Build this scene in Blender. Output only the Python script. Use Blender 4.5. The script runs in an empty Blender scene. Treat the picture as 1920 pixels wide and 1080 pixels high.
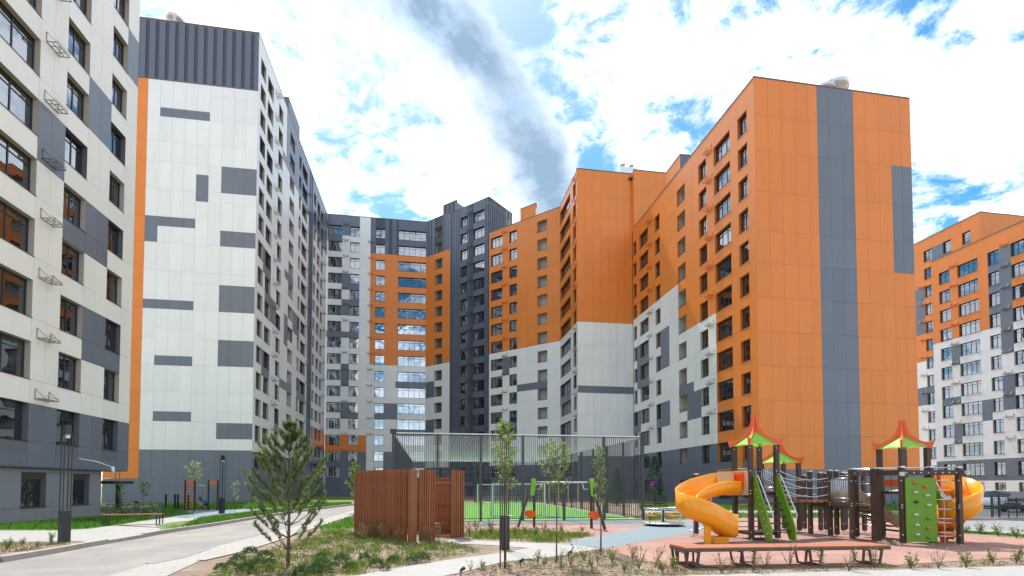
import bpy, math, random
import numpy as np
from mathutils import Vector, Matrix
random.seed(7)
R = math.radians
SC = bpy.context.scene
COL = SC.collection

# ------------------------------------------------------------------ camera
EYE, YAW, PITCH, FPX = 1.9, R(9.17), R(2.0), 960.0
HORIZON = 910.0
PCY = HORIZON - FPX * math.tan(PITCH)
cam = bpy.data.cameras.new('camera')
cam.lens, cam.sensor_width = 18.0, 36.0
cam.shift_y = (PCY - 540.0) / 1920.0
cam.clip_start, cam.clip_end = 0.1, 4000
camo = bpy.data.objects.new('camera', cam)
COL.objects.link(camo)
camo.location = (0, 0, EYE)
camo.rotation_euler = (R(90) + PITCH, 0, -YAW)
SC.camera = camo

# ------------------------------------------------------------------ sky and sun
SUN_EL, SUN_AZ = R(57), R(-8)          # azimuth from +Y towards +X
w = bpy.data.worlds.new('World'); SC.world = w; w.use_nodes = True
nt = w.node_tree; N = nt.nodes; L = nt.links
for n in list(N): N.remove(n)
def nd(t, **kw):
    n = N.new(t)
    for k, v in kw.items(): setattr(n, k, v)
    return n
def mth(op, a, b=None, c=None, clamp=False):
    n = nd('ShaderNodeMath', operation=op, use_clamp=clamp)
    for i, v in enumerate((a, b, c)):
        if v is None: continue
        if isinstance(v, (int, float)): n.inputs[i].default_value = v
        else: L.new(v, n.inputs[i])
    return n.outputs[0]
out = nd('ShaderNodeOutputWorld')
sky = nd('ShaderNodeTexSky', sky_type='NISHITA')
sky.sun_disc = False; sky.sun_elevation = SUN_EL; sky.sun_rotation = SUN_AZ
sky.air_density = 1.0; sky.dust_density = 0.6; sky.ozone_density = 2.0
bga = nd('ShaderNodeBackground'); bga.inputs[1].default_value = 0.09
hs = nd('ShaderNodeHueSaturation'); hs.inputs['Saturation'].default_value = 1.45; hs.inputs['Hue'].default_value = 0.482
L.new(sky.outputs[0], hs.inputs['Color'])
L.new(hs.outputs[0], bga.inputs[0])
tc = nd('ShaderNodeTexCoord')
sep = nd('ShaderNodeSeparateXYZ'); L.new(tc.outputs['Generated'], sep.inputs[0])
zz = mth('ADD', mth('MAXIMUM', sep.outputs[2], 0.0), 0.16)
comb = nd('ShaderNodeCombineXYZ')
L.new(mth('DIVIDE', sep.outputs[0], zz), comb.inputs[0]); L.new(mth('DIVIDE', sep.outputs[1], zz), comb.inputs[1])
comb.inputs[2].default_value = 3.7
def noise(scale, detail, rough, dist=0.0, vec=None):
    n = nd('ShaderNodeTexNoise'); n.inputs['Scale'].default_value = scale; n.inputs['Detail'].default_value = detail
    n.inputs['Roughness'].default_value = rough; n.inputs['Distortion'].default_value = dist
    L.new(vec or comb.outputs[0], n.inputs['Vector']); return n.outputs['Fac']
n_big = noise(0.8, 4, 0.5, 0.2)
n_fine = noise(7.5, 9, 0.66, 0.35)
n_mid = noise(2.4, 8, 0.62, 0.5)
# a lane of thin grey-blue cloud and open sky running down between the cloud banks
def skydir(x, y):
    a = (x - 960) / FPX; b = -(y - PCY) / FPX
    f = math.cos(PITCH) - b * math.sin(PITCH); z = math.sin(PITCH) + b * math.cos(PITCH)
    return Vector((a * math.cos(YAW) + f * math.sin(YAW), -a * math.sin(YAW) + f * math.cos(YAW), z)).normalized()
d1, d2 = skydir(805, 0), skydir(1000, 330)
gn = d1.cross(d2).normalized()
dot = nd('ShaderNodeVectorMath', operation='DOT_PRODUCT')
L.new(tc.outputs['Generated'], dot.inputs[0]); dot.inputs[1].default_value = gn
off = mth('ADD', dot.outputs['Value'], mth('MULTIPLY', mth('SUBTRACT', n_mid, 0.5), 0.22))
q = mth('DIVIDE', off, 0.078)
lane = mth('POWER', 2.718, mth('MULTIPLY', mth('MULTIPLY', q, q), -1.0))
cov = mth('ADD', mth('ADD', mth('MULTIPLY', n_big, 0.7), mth('MULTIPLY', n_mid, 1.0)), mth('MULTIPLY', n_fine, 0.95))
# open blue just beside the lane, grey cloud inside it
q2 = mth('DIVIDE', mth('ADD', off, 0.085), 0.035)
rim = mth('POWER', 2.718, mth('MULTIPLY', mth('MULTIPLY', q2, q2), -1.0))
cov = mth('SUBTRACT', cov, mth('MULTIPLY', rim, 0.17))
cov = mth('ADD', cov, mth('MULTIPLY', lane, 0.13))
mr = nd('ShaderNodeMapRange', interpolation_type='SMOOTHSTEP'); L.new(cov, mr.inputs[0])
mr.inputs[1].default_value = 1.18; mr.inputs[2].default_value = 1.42; mr.inputs[3].default_value = 0.03; mr.inputs[4].default_value = 1.0
shade = mth('MULTIPLY', lane, mth('ADD', 0.62, mth('MULTIPLY', n_fine, 0.75)), clamp=True)
sh2 = nd('ShaderNodeMapRange'); L.new(noise(3.1, 7, 0.6, 0.4), sh2.inputs[0]); sh2.inputs[1].default_value = 0.5; sh2.inputs[2].default_value = 0.75; sh2.inputs[3].default_value = 0; sh2.inputs[4].default_value = 0.75
shade = mth('MAXIMUM', shade, sh2.outputs[0])
cm = nd('ShaderNodeMix', data_type='RGBA'); L.new(shade, cm.inputs[0])
cm.inputs[6].default_value = (0.90, 0.945, 1.0, 1); cm.inputs[7].default_value = (0.165, 0.245, 0.34, 1)
bgb = nd('ShaderNodeBackground'); L.new(cm.outputs[2], bgb.inputs[0]); bgb.inputs[1].default_value = 1.0
ms = nd('ShaderNodeMixShader'); L.new(mr.outputs[0], ms.inputs[0]); L.new(bga.outputs[0], ms.inputs[1]); L.new(bgb.outputs[0], ms.inputs[2])
L.new(ms.outputs[0], out.inputs[0])

sl = bpy.data.lights.new('sun', 'SUN'); sl.energy = 3.2; sl.angle = R(0.8); sl.color = (1.0, 0.95, 0.87)
so = bpy.data.objects.new('sun', sl); COL.objects.link(so)
SUNV = Vector((math.cos(SUN_EL) * math.sin(SUN_AZ), math.cos(SUN_EL) * math.cos(SUN_AZ), math.sin(SUN_EL)))
so.rotation_euler = (-SUNV).to_track_quat('-Z', 'Y').to_euler(); so.location = (0, 0, 90)
SC.view_settings.view_transform = 'Standard'; SC.view_settings.look = 'None'
SC.view_settings.exposure = 1.1; SC.view_settings.gamma = 1.0
SC.view_settings.use_curve_mapping = False
SC.cycles.max_bounces = 6; SC.cycles.diffuse_bounces = 3; SC.cycles.glossy_bounces = 3; SC.cycles.transmission_bounces = 2; SC.cycles.transparent_max_bounces = 8
SC.cycles.caustics_reflective = False; SC.cycles.caustics_refractive = False

# ------------------------------------------------------------------ measuring helpers (photo pixel -> place)
def ray(x, y):
    a = (x - 960) / FPX; b = -(y - PCY) / FPX
    f = math.cos(PITCH) - b * math.sin(PITCH); z = math.sin(PITCH) + b * math.cos(PITCH)
    return (a * math.cos(YAW) + f * math.sin(YAW), -a * math.sin(YAW) + f * math.cos(YAW), z)
def G(x, y, z=0.0):
    r = ray(x, y); t = (z - EYE) / r[2]; return (r[0] * t, r[1] * t)
def LD(lat, d, z=0.0):
    return Vector((d * math.sin(YAW) + lat * math.cos(YAW), d * math.cos(YAW) - lat * math.sin(YAW), z))
def AT(x, d, z=0.0):
    return LD(d * (x - 960) / FPX, d, z)
def ZY(y, d):                      # height of pixel row y at depth d
    b = math.atan2(-(y - PCY), FPX) + PITCH
    return EYE + d * math.tan(b)

# ------------------------------------------------------------------ mesh builder
class MB:
    def __init__(s): s.v = []; s.f = []; s.m = []
    def _add(s, vs, fs, m):
        b = len(s.v); s.v.extend(vs); s.f.extend([tuple(i + b for i in f) for f in fs]); s.m.extend([m] * len(fs)); return s
    def box(s, x0, y0, z0, x1, y1, z1, m=0):
        return s._add([(x0,y0,z0),(x1,y0,z0),(x1,y1,z0),(x0,y1,z0),(x0,y0,z1),(x1,y0,z1),(x1,y1,z1),(x0,y1,z1)],
                      [(0,3,2,1),(4,5,6,7),(0,1,5,4),(1,2,6,5),(2,3,7,6),(3,0,4,7)], m)
    def quad(s, a, b, c, d, m=0): return s._add([tuple(a), tuple(b), tuple(c), tuple(d)], [(0,1,2,3)], m)
    def tri(s, a, b, c, m=0): return s._add([tuple(a), tuple(b), tuple(c)], [(0,1,2)], m)
    def bar(s, p, q, w, h=None, m=0, up=(0,0,1)):
        p = Vector(p); q = Vector(q); h = h or w; t = (q - p).normalized(); up = Vector(up)
        if abs(t.dot(up)) > 0.99: up = Vector((0.0, 1, 0))
        a = t.cross(up).normalized() * (w / 2); b = a.cross(t).normalized() * (h / 2)
        vs = [p - a - b, p + a - b, p + a + b, p - a + b, q - a - b, q + a - b, q + a + b, q - a + b]
        return s._add([tuple(x) for x in vs], [(0,1,2,3),(7,6,5,4),(0,4,5,1),(1,5,6,2),(2,6,7,3),(3,7,4,0)], m)
    def tube(s, pts, r, n=8, m=0, cap=True):
        pts = [Vector(p) for p in pts]; rs = r if isinstance(r, (list, tuple)) else [r] * len(pts)
        b = len(s.v); ref = None
        for i, p in enumerate(pts):
            t = (pts[min(i+1, len(pts)-1)] - pts[max(i-1, 0)]).normalized()
            if ref is None:
                ref = Vector((0,0,1)) if abs(t.z) < 0.9 else Vector((1,0,0))
            a = t.cross(ref).normalized(); c = t.cross(a).normalized(); ref = a.cross(t).normalized() if False else ref
            if abs(t.dot(ref)) > 0.97: ref = a
            for k in range(n):
                an = 2 * math.pi * k / n; s.v.append(tuple(p + (a * math.cos(an) + c * math.sin(an)) * rs[i]))
        for i in range(len(pts) - 1):
            for k in range(n):
                k2 = (k + 1) % n; s.f.append((b+i*n+k, b+i*n+k2, b+(i+1)*n+k2, b+(i+1)*n+k)); s.m.append(m)
        if cap:
            s.f.append(tuple(b + k for k in reversed(range(n)))); s.m.append(m)
            e = b + (len(pts)-1) * n; s.f.append(tuple(e + k for k in range(n))); s.m.append(m)
        return s
    def prism(s, poly, z0, z1, m=0, mtop=None):
        n = len(poly); b = len(s.v)
        s.v.extend([(p[0], p[1], z0) for p in poly]); s.v.extend([(p[0], p[1], z1) for p in poly])
        area = sum(poly[i][0]*poly[(i+1)%n][1]-poly[(i+1)%n][0]*poly[i][1] for i in range(n))
        o = list(range(n)) if area > 0 else list(reversed(range(n)))
        s.f.append(tuple(b + i for i in reversed(o))); s.m.append(m)
        s.f.append(tuple(b + n + i for i in o)); s.m.append(m if mtop is None else mtop)
        for k in range(n):
            i, j = o[k], o[(k+1) % n]; s.f.append((b+i, b+j, b+n+j, b+n+i)); s.m.append(m)
        return s
    def lathe(s, prof, n=16, c=(0,0,0), m=0):
        b = len(s.v)
        for r, z in prof:
            for k in range(n):
                a = 2*math.pi*k/n; s.v.append((c[0]+r*math.cos(a), c[1]+r*math.sin(a), c[2]+z))
        for i in range(len(prof)-1):
            for k in range(n):
                k2 = (k+1)%n; s.f.append((b+i*n+k, b+i*n+k2, b+(i+1)*n+k2, b+(i+1)*n+k)); s.m.append(m)
        return s
    def mesh(s, name, mats, smooth=False):
        me = bpy.data.meshes.new(name); me.from_pydata(s.v, [], s.f)
        for x in (mats if isinstance(mats, (list, tuple)) else [mats]): me.materials.append(x)
        if any(s.m): me.polygons.foreach_set('material_index', s.m)
        if smooth: me.polygons.foreach_set('use_smooth', [True] * len(s.f))
        me.update(); return me
def link(name, me, parent=None, loc=(0,0,0), rz=0.0, scale=None):
    o = bpy.data.objects.new(name, me); COL.objects.link(o)
    if parent is not None: o.parent = parent
    o.location = loc; o.rotation_euler = (0, 0, rz)
    if scale is not None: o.scale = (scale, scale, scale) if isinstance(scale, (int, float)) else scale
    return o
def thing(name, label, cat, loc=(0,0,0), rz=0.0, group=None, me=None, scale=None):
    o = link(name, me, None, loc, rz, scale); o['label'] = label; o['category'] = cat
    if group: o['group'] = group
    return o
def part(name, mb, mats, parent, smooth=False, loc=(0,0,0), rz=0.0, label=None):
    o = link(name, mb.mesh(name, mats, smooth), parent, loc, rz)
    if label: o['label'] = label
    return o
def struct(name, me_or_mb, mats=None, kind='structure', label=None, smooth=False):
    me = me_or_mb.mesh(name, mats, smooth) if isinstance(me_or_mb, MB) else me_or_mb
    o = link(name, me); o['kind'] = kind
    if label: o['label'] = label
    return o

# ------------------------------------------------------------------ materials
def mat(name, col, rough=0.55, metal=0.0, var=0.06, vscale=3.0, bump=0.0, bscale=40.0, rand=0.0, spec=0.5, col2=None, c2scale=1.0, c2lo=0.45, c2hi=0.6, island=0.0, coords='Object', sub=0.0, emit=None, streak=0.0):
    m = bpy.data.materials.new(name); m.use_nodes = True
    t = m.node_tree; ns = t.nodes; lk = t.links
    b = ns['Principled BSDF']
    b.inputs['Roughness'].default_value = rough; b.inputs['Metallic'].default_value = metal
    b.inputs['Specular IOR Level'].default_value = spec
    tcn = ns.new('ShaderNodeTexCoord')
    vec = tcn.outputs[coords] if coords != 'World' else None
    if vec is None:
        g = ns.new('ShaderNodeNewGeometry'); vec = g.outputs['Position']
    def nz(sc, det=5, ro=0.6):
        n = ns.new('ShaderNodeTexNoise'); n.inputs['Scale'].default_value = sc; n.inputs['Detail'].default_value = det; n.inputs['Roughness'].default_value = ro
        lk.new(vec, n.inputs['Vector']); return n.outputs['Fac']
    def mm(op, a, b2):
        n = ns.new('ShaderNodeMath'); n.operation = op
        for i, v in enumerate((a, b2)):
            if isinstance(v, (int, float)): n.inputs[i].default_value = v
            else: lk.new(v, n.inputs[i])
        return n.outputs[0]
    fac = mm('ADD', mm('MULTIPLY', mm('SUBTRACT', nz(vscale), 0.5), 2 * var * 2), 1.0)
    if streak:
        gp_ = ns.new('ShaderNodeNewGeometry'); mp_ = ns.new('ShaderNodeMapping'); mp_.inputs['Scale'].default_value = (1.6, 1.6, 0.10); lk.new(gp_.outputs['Position'], mp_.inputs[0])
        sn = ns.new('ShaderNodeTexNoise'); sn.inputs['Scale'].default_value = 1.0; sn.inputs['Detail'].default_value = 6; sn.inputs['Roughness'].default_value = 0.65; lk.new(mp_.outputs[0], sn.inputs['Vector'])
        fac = mm('ADD', fac, mm('MULTIPLY', mm('SUBTRACT', sn.outputs['Fac'], 0.5), 4 * streak))
    if rand:
        oi = ns.new('ShaderNodeObjectInfo'); fac = mm('ADD', fac, mm('MULTIPLY', mm('SUBTRACT', oi.outputs['Random'], 0.5), 2 * rand))
    if island:
        g2 = ns.new('ShaderNodeNewGeometry'); fac = mm('ADD', fac, mm('MULTIPLY', mm('SUBTRACT', g2.outputs['Random Per Island'], 0.5), 2 * island))
    base = None
    if col2 is not None:
        mx = ns.new('ShaderNodeMix'); mx.data_type = 'RGBA'; mrr = ns.new('ShaderNodeMapRange')
        lk.new(nz(c2scale, 6, 0.62), mrr.inputs[0]); mrr.inputs[1].default_value = c2lo; mrr.inputs[2].default_value = c2hi
        lk.new(mrr.outputs[0], mx.inputs[0]); mx.inputs[6].default_value = (*col, 1); mx.inputs[7].default_value = (*col2, 1); base = mx.outputs[2]
    vm = ns.new('ShaderNodeVectorMath'); vm.operation = 'SCALE'
    if base is not None: lk.new(base, vm.inputs[0])
    else: vm.inputs[0].default_value = col
    lk.new(fac, vm.inputs['Scale']); lk.new(vm.outputs[0], b.inputs['Base Color'])
    if bump:
        bn = ns.new('ShaderNodeBump'); bn.inputs['Strength'].default_value = bump; bn.inputs['Distance'].default_value = 0.02
        lk.new(nz(bscale, 4), bn.inputs['Height']); lk.new(bn.outputs[0], b.inputs['Normal'])
    if sub:
        tr = ns.new('ShaderNodeBsdfTranslucent'); lk.new(vm.outputs[0], tr.inputs[0])
        mxs = ns.new('ShaderNodeMixShader'); mxs.inputs[0].default_value = sub
        lk.new(b.outputs[0], mxs.inputs[1]); lk.new(tr.outputs[0], mxs.inputs[2]); lk.new(mxs.outputs[0], ns['Material Output'].inputs[0])
    if emit:
        b.inputs['Emission Color'].default_value = (*emit[0], 1); b.inputs['Emission Strength'].default_value = emit[1]
    return m
M = {}
M['white']  = mat('white_facade_panel', (0.82, 0.82, 0.81), 0.34, var=0.03, vscale=0.5, rand=0.03, spec=0.4, streak=0.035)
M['cream']  = mat('cream_facade_panel', (0.84, 0.80, 0.73), 0.34, var=0.03, vscale=0.5, rand=0.03, spec=0.4, streak=0.035)
M['orange'] = mat('orange_facade_panel', (0.80, 0.245, 0.05), 0.36, var=0.035, vscale=0.5, rand=0.03, spec=0.3, streak=0.035)
M['grey']   = mat('grey_facade_panel', (0.155, 0.175, 0.215), 0.34, var=0.04, vscale=0.5, rand=0.05, spec=0.45, streak=0.035)
M['metal']  = mat('slate_metal_cladding', (0.115, 0.13, 0.175), 0.36, var=0.04, vscale=0.7, rand=0.04)
M['metal_dark'] = mat('slate_metal_groove', (0.045, 0.053, 0.085), 0.45, var=0.03)
M['plinth'] = mat('grey_plinth_render', (0.23, 0.24, 0.26), 0.8, var=0.08, vscale=1.3, bump=0.2, bscale=60)
M['core']   = mat('wall_core_concrete', (0.12, 0.12, 0.12), 0.9)
M['roof']   = mat('flat_roof_felt', (0.12, 0.12, 0.125), 0.9, var=0.1)
M['cap']    = mat('parapet_cap_metal', (0.16, 0.12, 0.12), 0.4, metal=0.3)
M['frame']  = mat('window_frame_bronze', (0.045, 0.042, 0.045), 0.4)
M['frame_w'] = mat('window_frame_white', (0.75, 0.75, 0.75), 0.4)
M['rv_white'] = mat('reveal_beige', (0.50, 0.45, 0.38), 0.6)
M['rv_orange'] = mat('reveal_orange', (0.62, 0.19, 0.03), 0.5)
M['rv_grey'] = mat('reveal_grey', (0.14, 0.14, 0.16), 0.5)
M['plaster'] = mat('loggia_plaster', (0.46, 0.44, 0.41), 0.9, rand=0.1)
M['room']   = mat('room_interior', (0.70, 0.68, 0.65), 0.9, rand=0.5, var=0.3, vscale=0.9)
M['curtain'] = mat('curtain_cloth', (0.70, 0.68, 0.64), 0.9, rand=0.3, sub=0.3)
def glass_mat():
    m = bpy.data.materials.new('window_glass'); m.use_nodes = True
    t = m.node_tree; ns = t.nodes; lk = t.links; ns.remove(ns['Principled BSDF'])
    tr = ns.new('ShaderNodeBsdfTransparent'); tr.inputs[0].default_value = (0.90, 0.93, 0.95, 1)
    gl = ns.new('ShaderNodeBsdfGlossy'); gl.inputs['Roughness'].default_value = 0.01; gl.inputs[0].default_value = (0.86, 0.92, 1.0, 1)
    fr = ns.new('ShaderNodeFresnel'); fr.inputs[0].default_value = 3.4
    tcn = ns.new('ShaderNodeTexCoord'); oi = ns.new('ShaderNodeObjectInfo')
    va = ns.new('ShaderNodeVectorMath'); va.operation = 'ADD'; lk.new(tcn.outputs['Object'], va.inputs[0]); lk.new(oi.outputs['Location'], va.inputs[1])
    nz = ns.new('ShaderNodeTexNoise'); nz.inputs['Scale'].default_value = 0.9; nz.inputs['Detail'].default_value = 1; lk.new(va.outputs[0], nz.inputs['Vector'])
    bp = ns.new('ShaderNodeBump'); bp.inputs['Strength'].default_value = 0.25; bp.inputs['Distance'].default_value = 0.03; lk.new(nz.outputs['Fac'], bp.inputs['Height'])
    lk.new(bp.outputs[0], gl.inputs['Normal'])
    mx = ns.new('ShaderNodeMixShader'); lk.new(fr.outputs[0], mx.inputs[0]); lk.new(tr.outputs[0], mx.inputs[1]); lk.new(gl.outputs[0], mx.inputs[2])
    lk.new(mx.outputs[0], ns['Material Output'].inputs[0]); return m
M['glass'] = glass_mat()
M['steel'] = mat('galvanised_steel', (0.62, 0.63, 0.65), 0.32, metal=0.85, var=0.03)
M['black'] = mat('black_painted_steel', (0.028, 0.03, 0.035), 0.4, var=0.1)
M['charcoal'] = mat('charcoal_fence_steel', (0.05, 0.052, 0.06), 0.45)
M['basket_w'] = mat('cream_basket_steel', (0.30, 0.25, 0.19), 0.5)
M['basket_o'] = mat('orange_basket_steel', (0.62, 0.13, 0.04), 0.45)
M['basket_g'] = mat('grey_basket_steel', (0.12, 0.12, 0.14), 0.45)
# ------------------------------------------------------------------ buildings
PANEL_CACHE = {}; WIN_CACHE = {}; RECESS = 0.30
GAP = 0.0065
INSET = {'metal_dark': 0.07}
def panel_mesh(w, h, c):
    k = (round(w, 3), round(h, 3), c)
    if k not in PANEL_CACHE:
        y = INSET.get(c, 0.0)
        PANEL_CACHE[k] = MB().box(GAP, y, GAP, w - GAP, y + 0.05, h - GAP).mesh('panel', M[c])
    return PANEL_CACHE[k]
class Bld:
    def __init__(s, name, label, loc):
        s.root = thing(name, label, 'building', (loc[0], loc[1], 0)); s.o = Vector((loc[0], loc[1], 0)); s.panels = []
    def loc(s, p): return Vector((p[0], p[1], p[2] if len(p) > 2 else 0)) - s.o
    def add(s, name, mb, mats, smooth=False, label=None):
        mb.v = [(x - s.o.x, y - s.o.y, z) for x, y, z in mb.v]
        return part(name, mb, mats, s.root, smooth, label=label)
    def finish(s):
        s.panels.sort(key=lambda q: -q[0])
        for _, me, loc, rz, w_, h_, c in s.panels[:290]:
            link('panel', me, s.root, loc, rz)
        rest = s.panels[290:]
        if rest:
            mb = MB(); cs = sorted({r[6] for r in rest})
            for _, me, loc, rz, w_, h_, c in rest:
                y = INSET.get(c, 0.0); t = MB().box(GAP, y, GAP, w_ - GAP, y + 0.05, h_ - GAP, cs.index(c))
                ca, sa = math.cos(rz), math.sin(rz)
                t.v = [(loc.x + x*ca - yy*sa, loc.y + x*sa + yy*ca, loc.z + z) for x, yy, z in t.v]
                mb._add(t.v, t.f, 0); mb.m[-6:] = t.m
            o = part('panels', mb, [M[c] for c in cs], s.root); o['kind'] = 'stuff'
            o['label'] = 'smaller facade panels farther along the wall'
def win_parts(w, h, nl, rv, near, cur, fm='frame', transom=0.76):
    k = (round(w, 2), round(h, 2), nl, rv, near, cur, fm, transom)
    if k in WIN_CACHE: return WIN_CACHE[k]
    fw, y0, y1 = 0.055, RECESS - 0.04, RECESS + 0.03
    f = MB().box(0, y0, 0, fw, y1, h).box(w-fw, y0, 0, w, y1, h).box(fw, y0, 0, w-fw, y1, fw).box(fw, y0, h-fw, w-fw, y1, h)
    xs = [fw + (w - 2*fw) * i / nl for i in range(nl + 1)]
    for x in xs[1:-1]: f.box(x - 0.03, y0 + 0.005, fw, x + 0.03, y1 - 0.005, h - fw)
    tz = h * transom
    if transom < 1:
        for i in range(nl): f.box(xs[i] + 0.03, y0 + 0.008, tz - 0.025, xs[i+1] - 0.03, y1 - 0.008, tz + 0.025)
    f.box(-0.02, -0.03, -0.03, w + 0.02, y0, 0.0)                              # metal sill
    frame = f.mesh('window', M[fm])
    panes = []
    if near:
        for i in range(nl):
            panes.append(((xs[i], RECESS, 0), MB().box(0, 0, fw, xs[i+1]-xs[i], 0.008, h - fw).mesh('pane', M['glass'])))
    else: panes.append(((0, 0, 0), MB().box(fw, RECESS, fw, w - fw, RECESS + 0.008, h - fw).mesh('pane', M['glass'])))
    r = MB(); a, b = 0.004, RECESS - 0.02
    r.quad((0,a,0.002),(0,b,0.002),(0,b,h),(0,a,h)); r.quad((w,a,0.002),(w,a,h),(w,b,h),(w,b,0.002)); r.quad((0,a,h),(0,b,h),(w,b,h),(w,a,h)); r.quad((0,a,0.002),(w,a,0.002),(w,b,0.002),(0,b,0.002))
    c0, c1 = RECESS + 0.03, 1.25
    r.quad((0,c0,0),(0,c1,0),(0,c1,h),(0,c0,h),1); r.quad((w,c0,0),(w,c0,h),(w,c1,h),(w,c1,0),1); r.quad((0,c0,h),(0,c1,h),(w,c1,h),(w,c0,h),1); r.quad((0,c0,0),(w,c0,0),(w,c1,0),(0,c1,0),1); r.quad((0,c1,0),(w,c1,0),(w,c1,h),(0,c1,h),1)
    rev = r.mesh('reveal', [M[rv], M['room']])
    cu = None
    if cur:
        c = MB(); rng = {1: (0.0, 0.34), 2: (0.62, 1.0), 3: (0.0, 1.0), 4: (0.15, 0.5)}[cur]
        n = max(4, int((rng[1]-rng[0]) * w / 0.09))
        for i in range(n):
            xa = w * (rng[0] + (rng[1]-rng[0]) * i / n); xb = w * (rng[0] + (rng[1]-rng[0]) * (i+1) / n)
            ya, yb = 0.46 + 0.03*(i % 2), 0.46 + 0.03*((i+1) % 2)
            c.quad((xa, ya, 0.0 if cur != 4 else h*0.45), (xb, yb, 0.0 if cur != 4 else h*0.45), (xb, yb, h), (xa, ya, h))
        cu = c.mesh('curtain', M['curtain'])
    WIN_CACHE[k] = (frame, panes, rev, cu); return WIN_CACHE[k]
RNG = random.Random(3)
def put_window(B, p, rz, w, h, nl, rv, near, fm='frame', transom=0.76, cur=None):
    if nl == 0:
        k = ('open', round(w, 2), round(h, 2), rv)
        if k not in WIN_CACHE:
            r = MB(); a, b = 0.004, RECESS
            r.quad((0,a,0.002),(0,b,0.002),(0,b,h),(0,a,h)); r.quad((w,a,0.002),(w,a,h),(w,b,h),(w,b,0.002)); r.quad((0,a,h),(0,b,h),(w,b,h),(w,a,h)); r.quad((0,a,0.002),(w,a,0.002),(w,b,0.002),(0,b,0.002))
            c1 = 0.95
            r.quad((0,b,0),(0,c1,0),(0,c1,h),(0,b,h),1); r.quad((w,b,0),(w,b,h),(w,c1,h),(w,c1,0),1); r.quad((0,b,h),(0,c1,h),(w,c1,h),(w,b,h),1); r.quad((0,b,0),(w,b,0),(w,c1,0),(0,c1,0),1); r.quad((0,c1,0),(w,c1,0),(w,c1,h),(0,c1,h),1)
            WIN_CACHE[k] = (r.mesh('loggia_opening', [M[rv], M['plaster']]), MB().bar((0.02, 0.12, 0.28), (w-0.02, 0.12, 0.28), 0.03).bar((0.02, 0.12, 0.1), (w-0.02, 0.12, 0.1), 0.03).mesh('rail', M['frame']))
        o = link('loggia_opening', WIN_CACHE[k][0], B.root, p, rz); link('rail', WIN_CACHE[k][1], o); return o
    if cur is None: cur = RNG.choice([0, 1, 2, 3, 3, 0, 4, 1, 2])
    fr, panes, rev, cu = win_parts(w, h, nl, rv, near, cur, fm, transom)
    o = link('window', fr, B.root, p, rz)
    for l, me in panes: link('pane', me, o, l)
    link('reveal', rev, o)
    if cu: link('curtain', cu, o)
    return o
BASKETS = {}
def basket_mesh(c):
    if c not in BASKETS:
        b = MB(); W_, D_, H_ = 0.95, 0.48, 0.5; r = 0.034
        for x in (0, W_):
            b.bar((x,0,0),(x,-D_,0), r); b.bar((x,-0.01,0),(x,-0.01,H_), r); b.bar((x,-D_,0),(x,-0.01,H_), r*0.8)
        for y in (-0.02, -D_*0.5, -D_): b.bar((0,y,0),(W_,y,0), r)
        for x in (W_*0.3, W_*0.7): b.bar((x,0,0),(x,-D_,0), r*0.8)
        b.bar((0,-D_,0.12),(W_,-D_,0.12), r*0.7)
        BASKETS[c] = b.mesh('air_conditioner_basket', M[c])
    return BASKETS[c]
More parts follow.
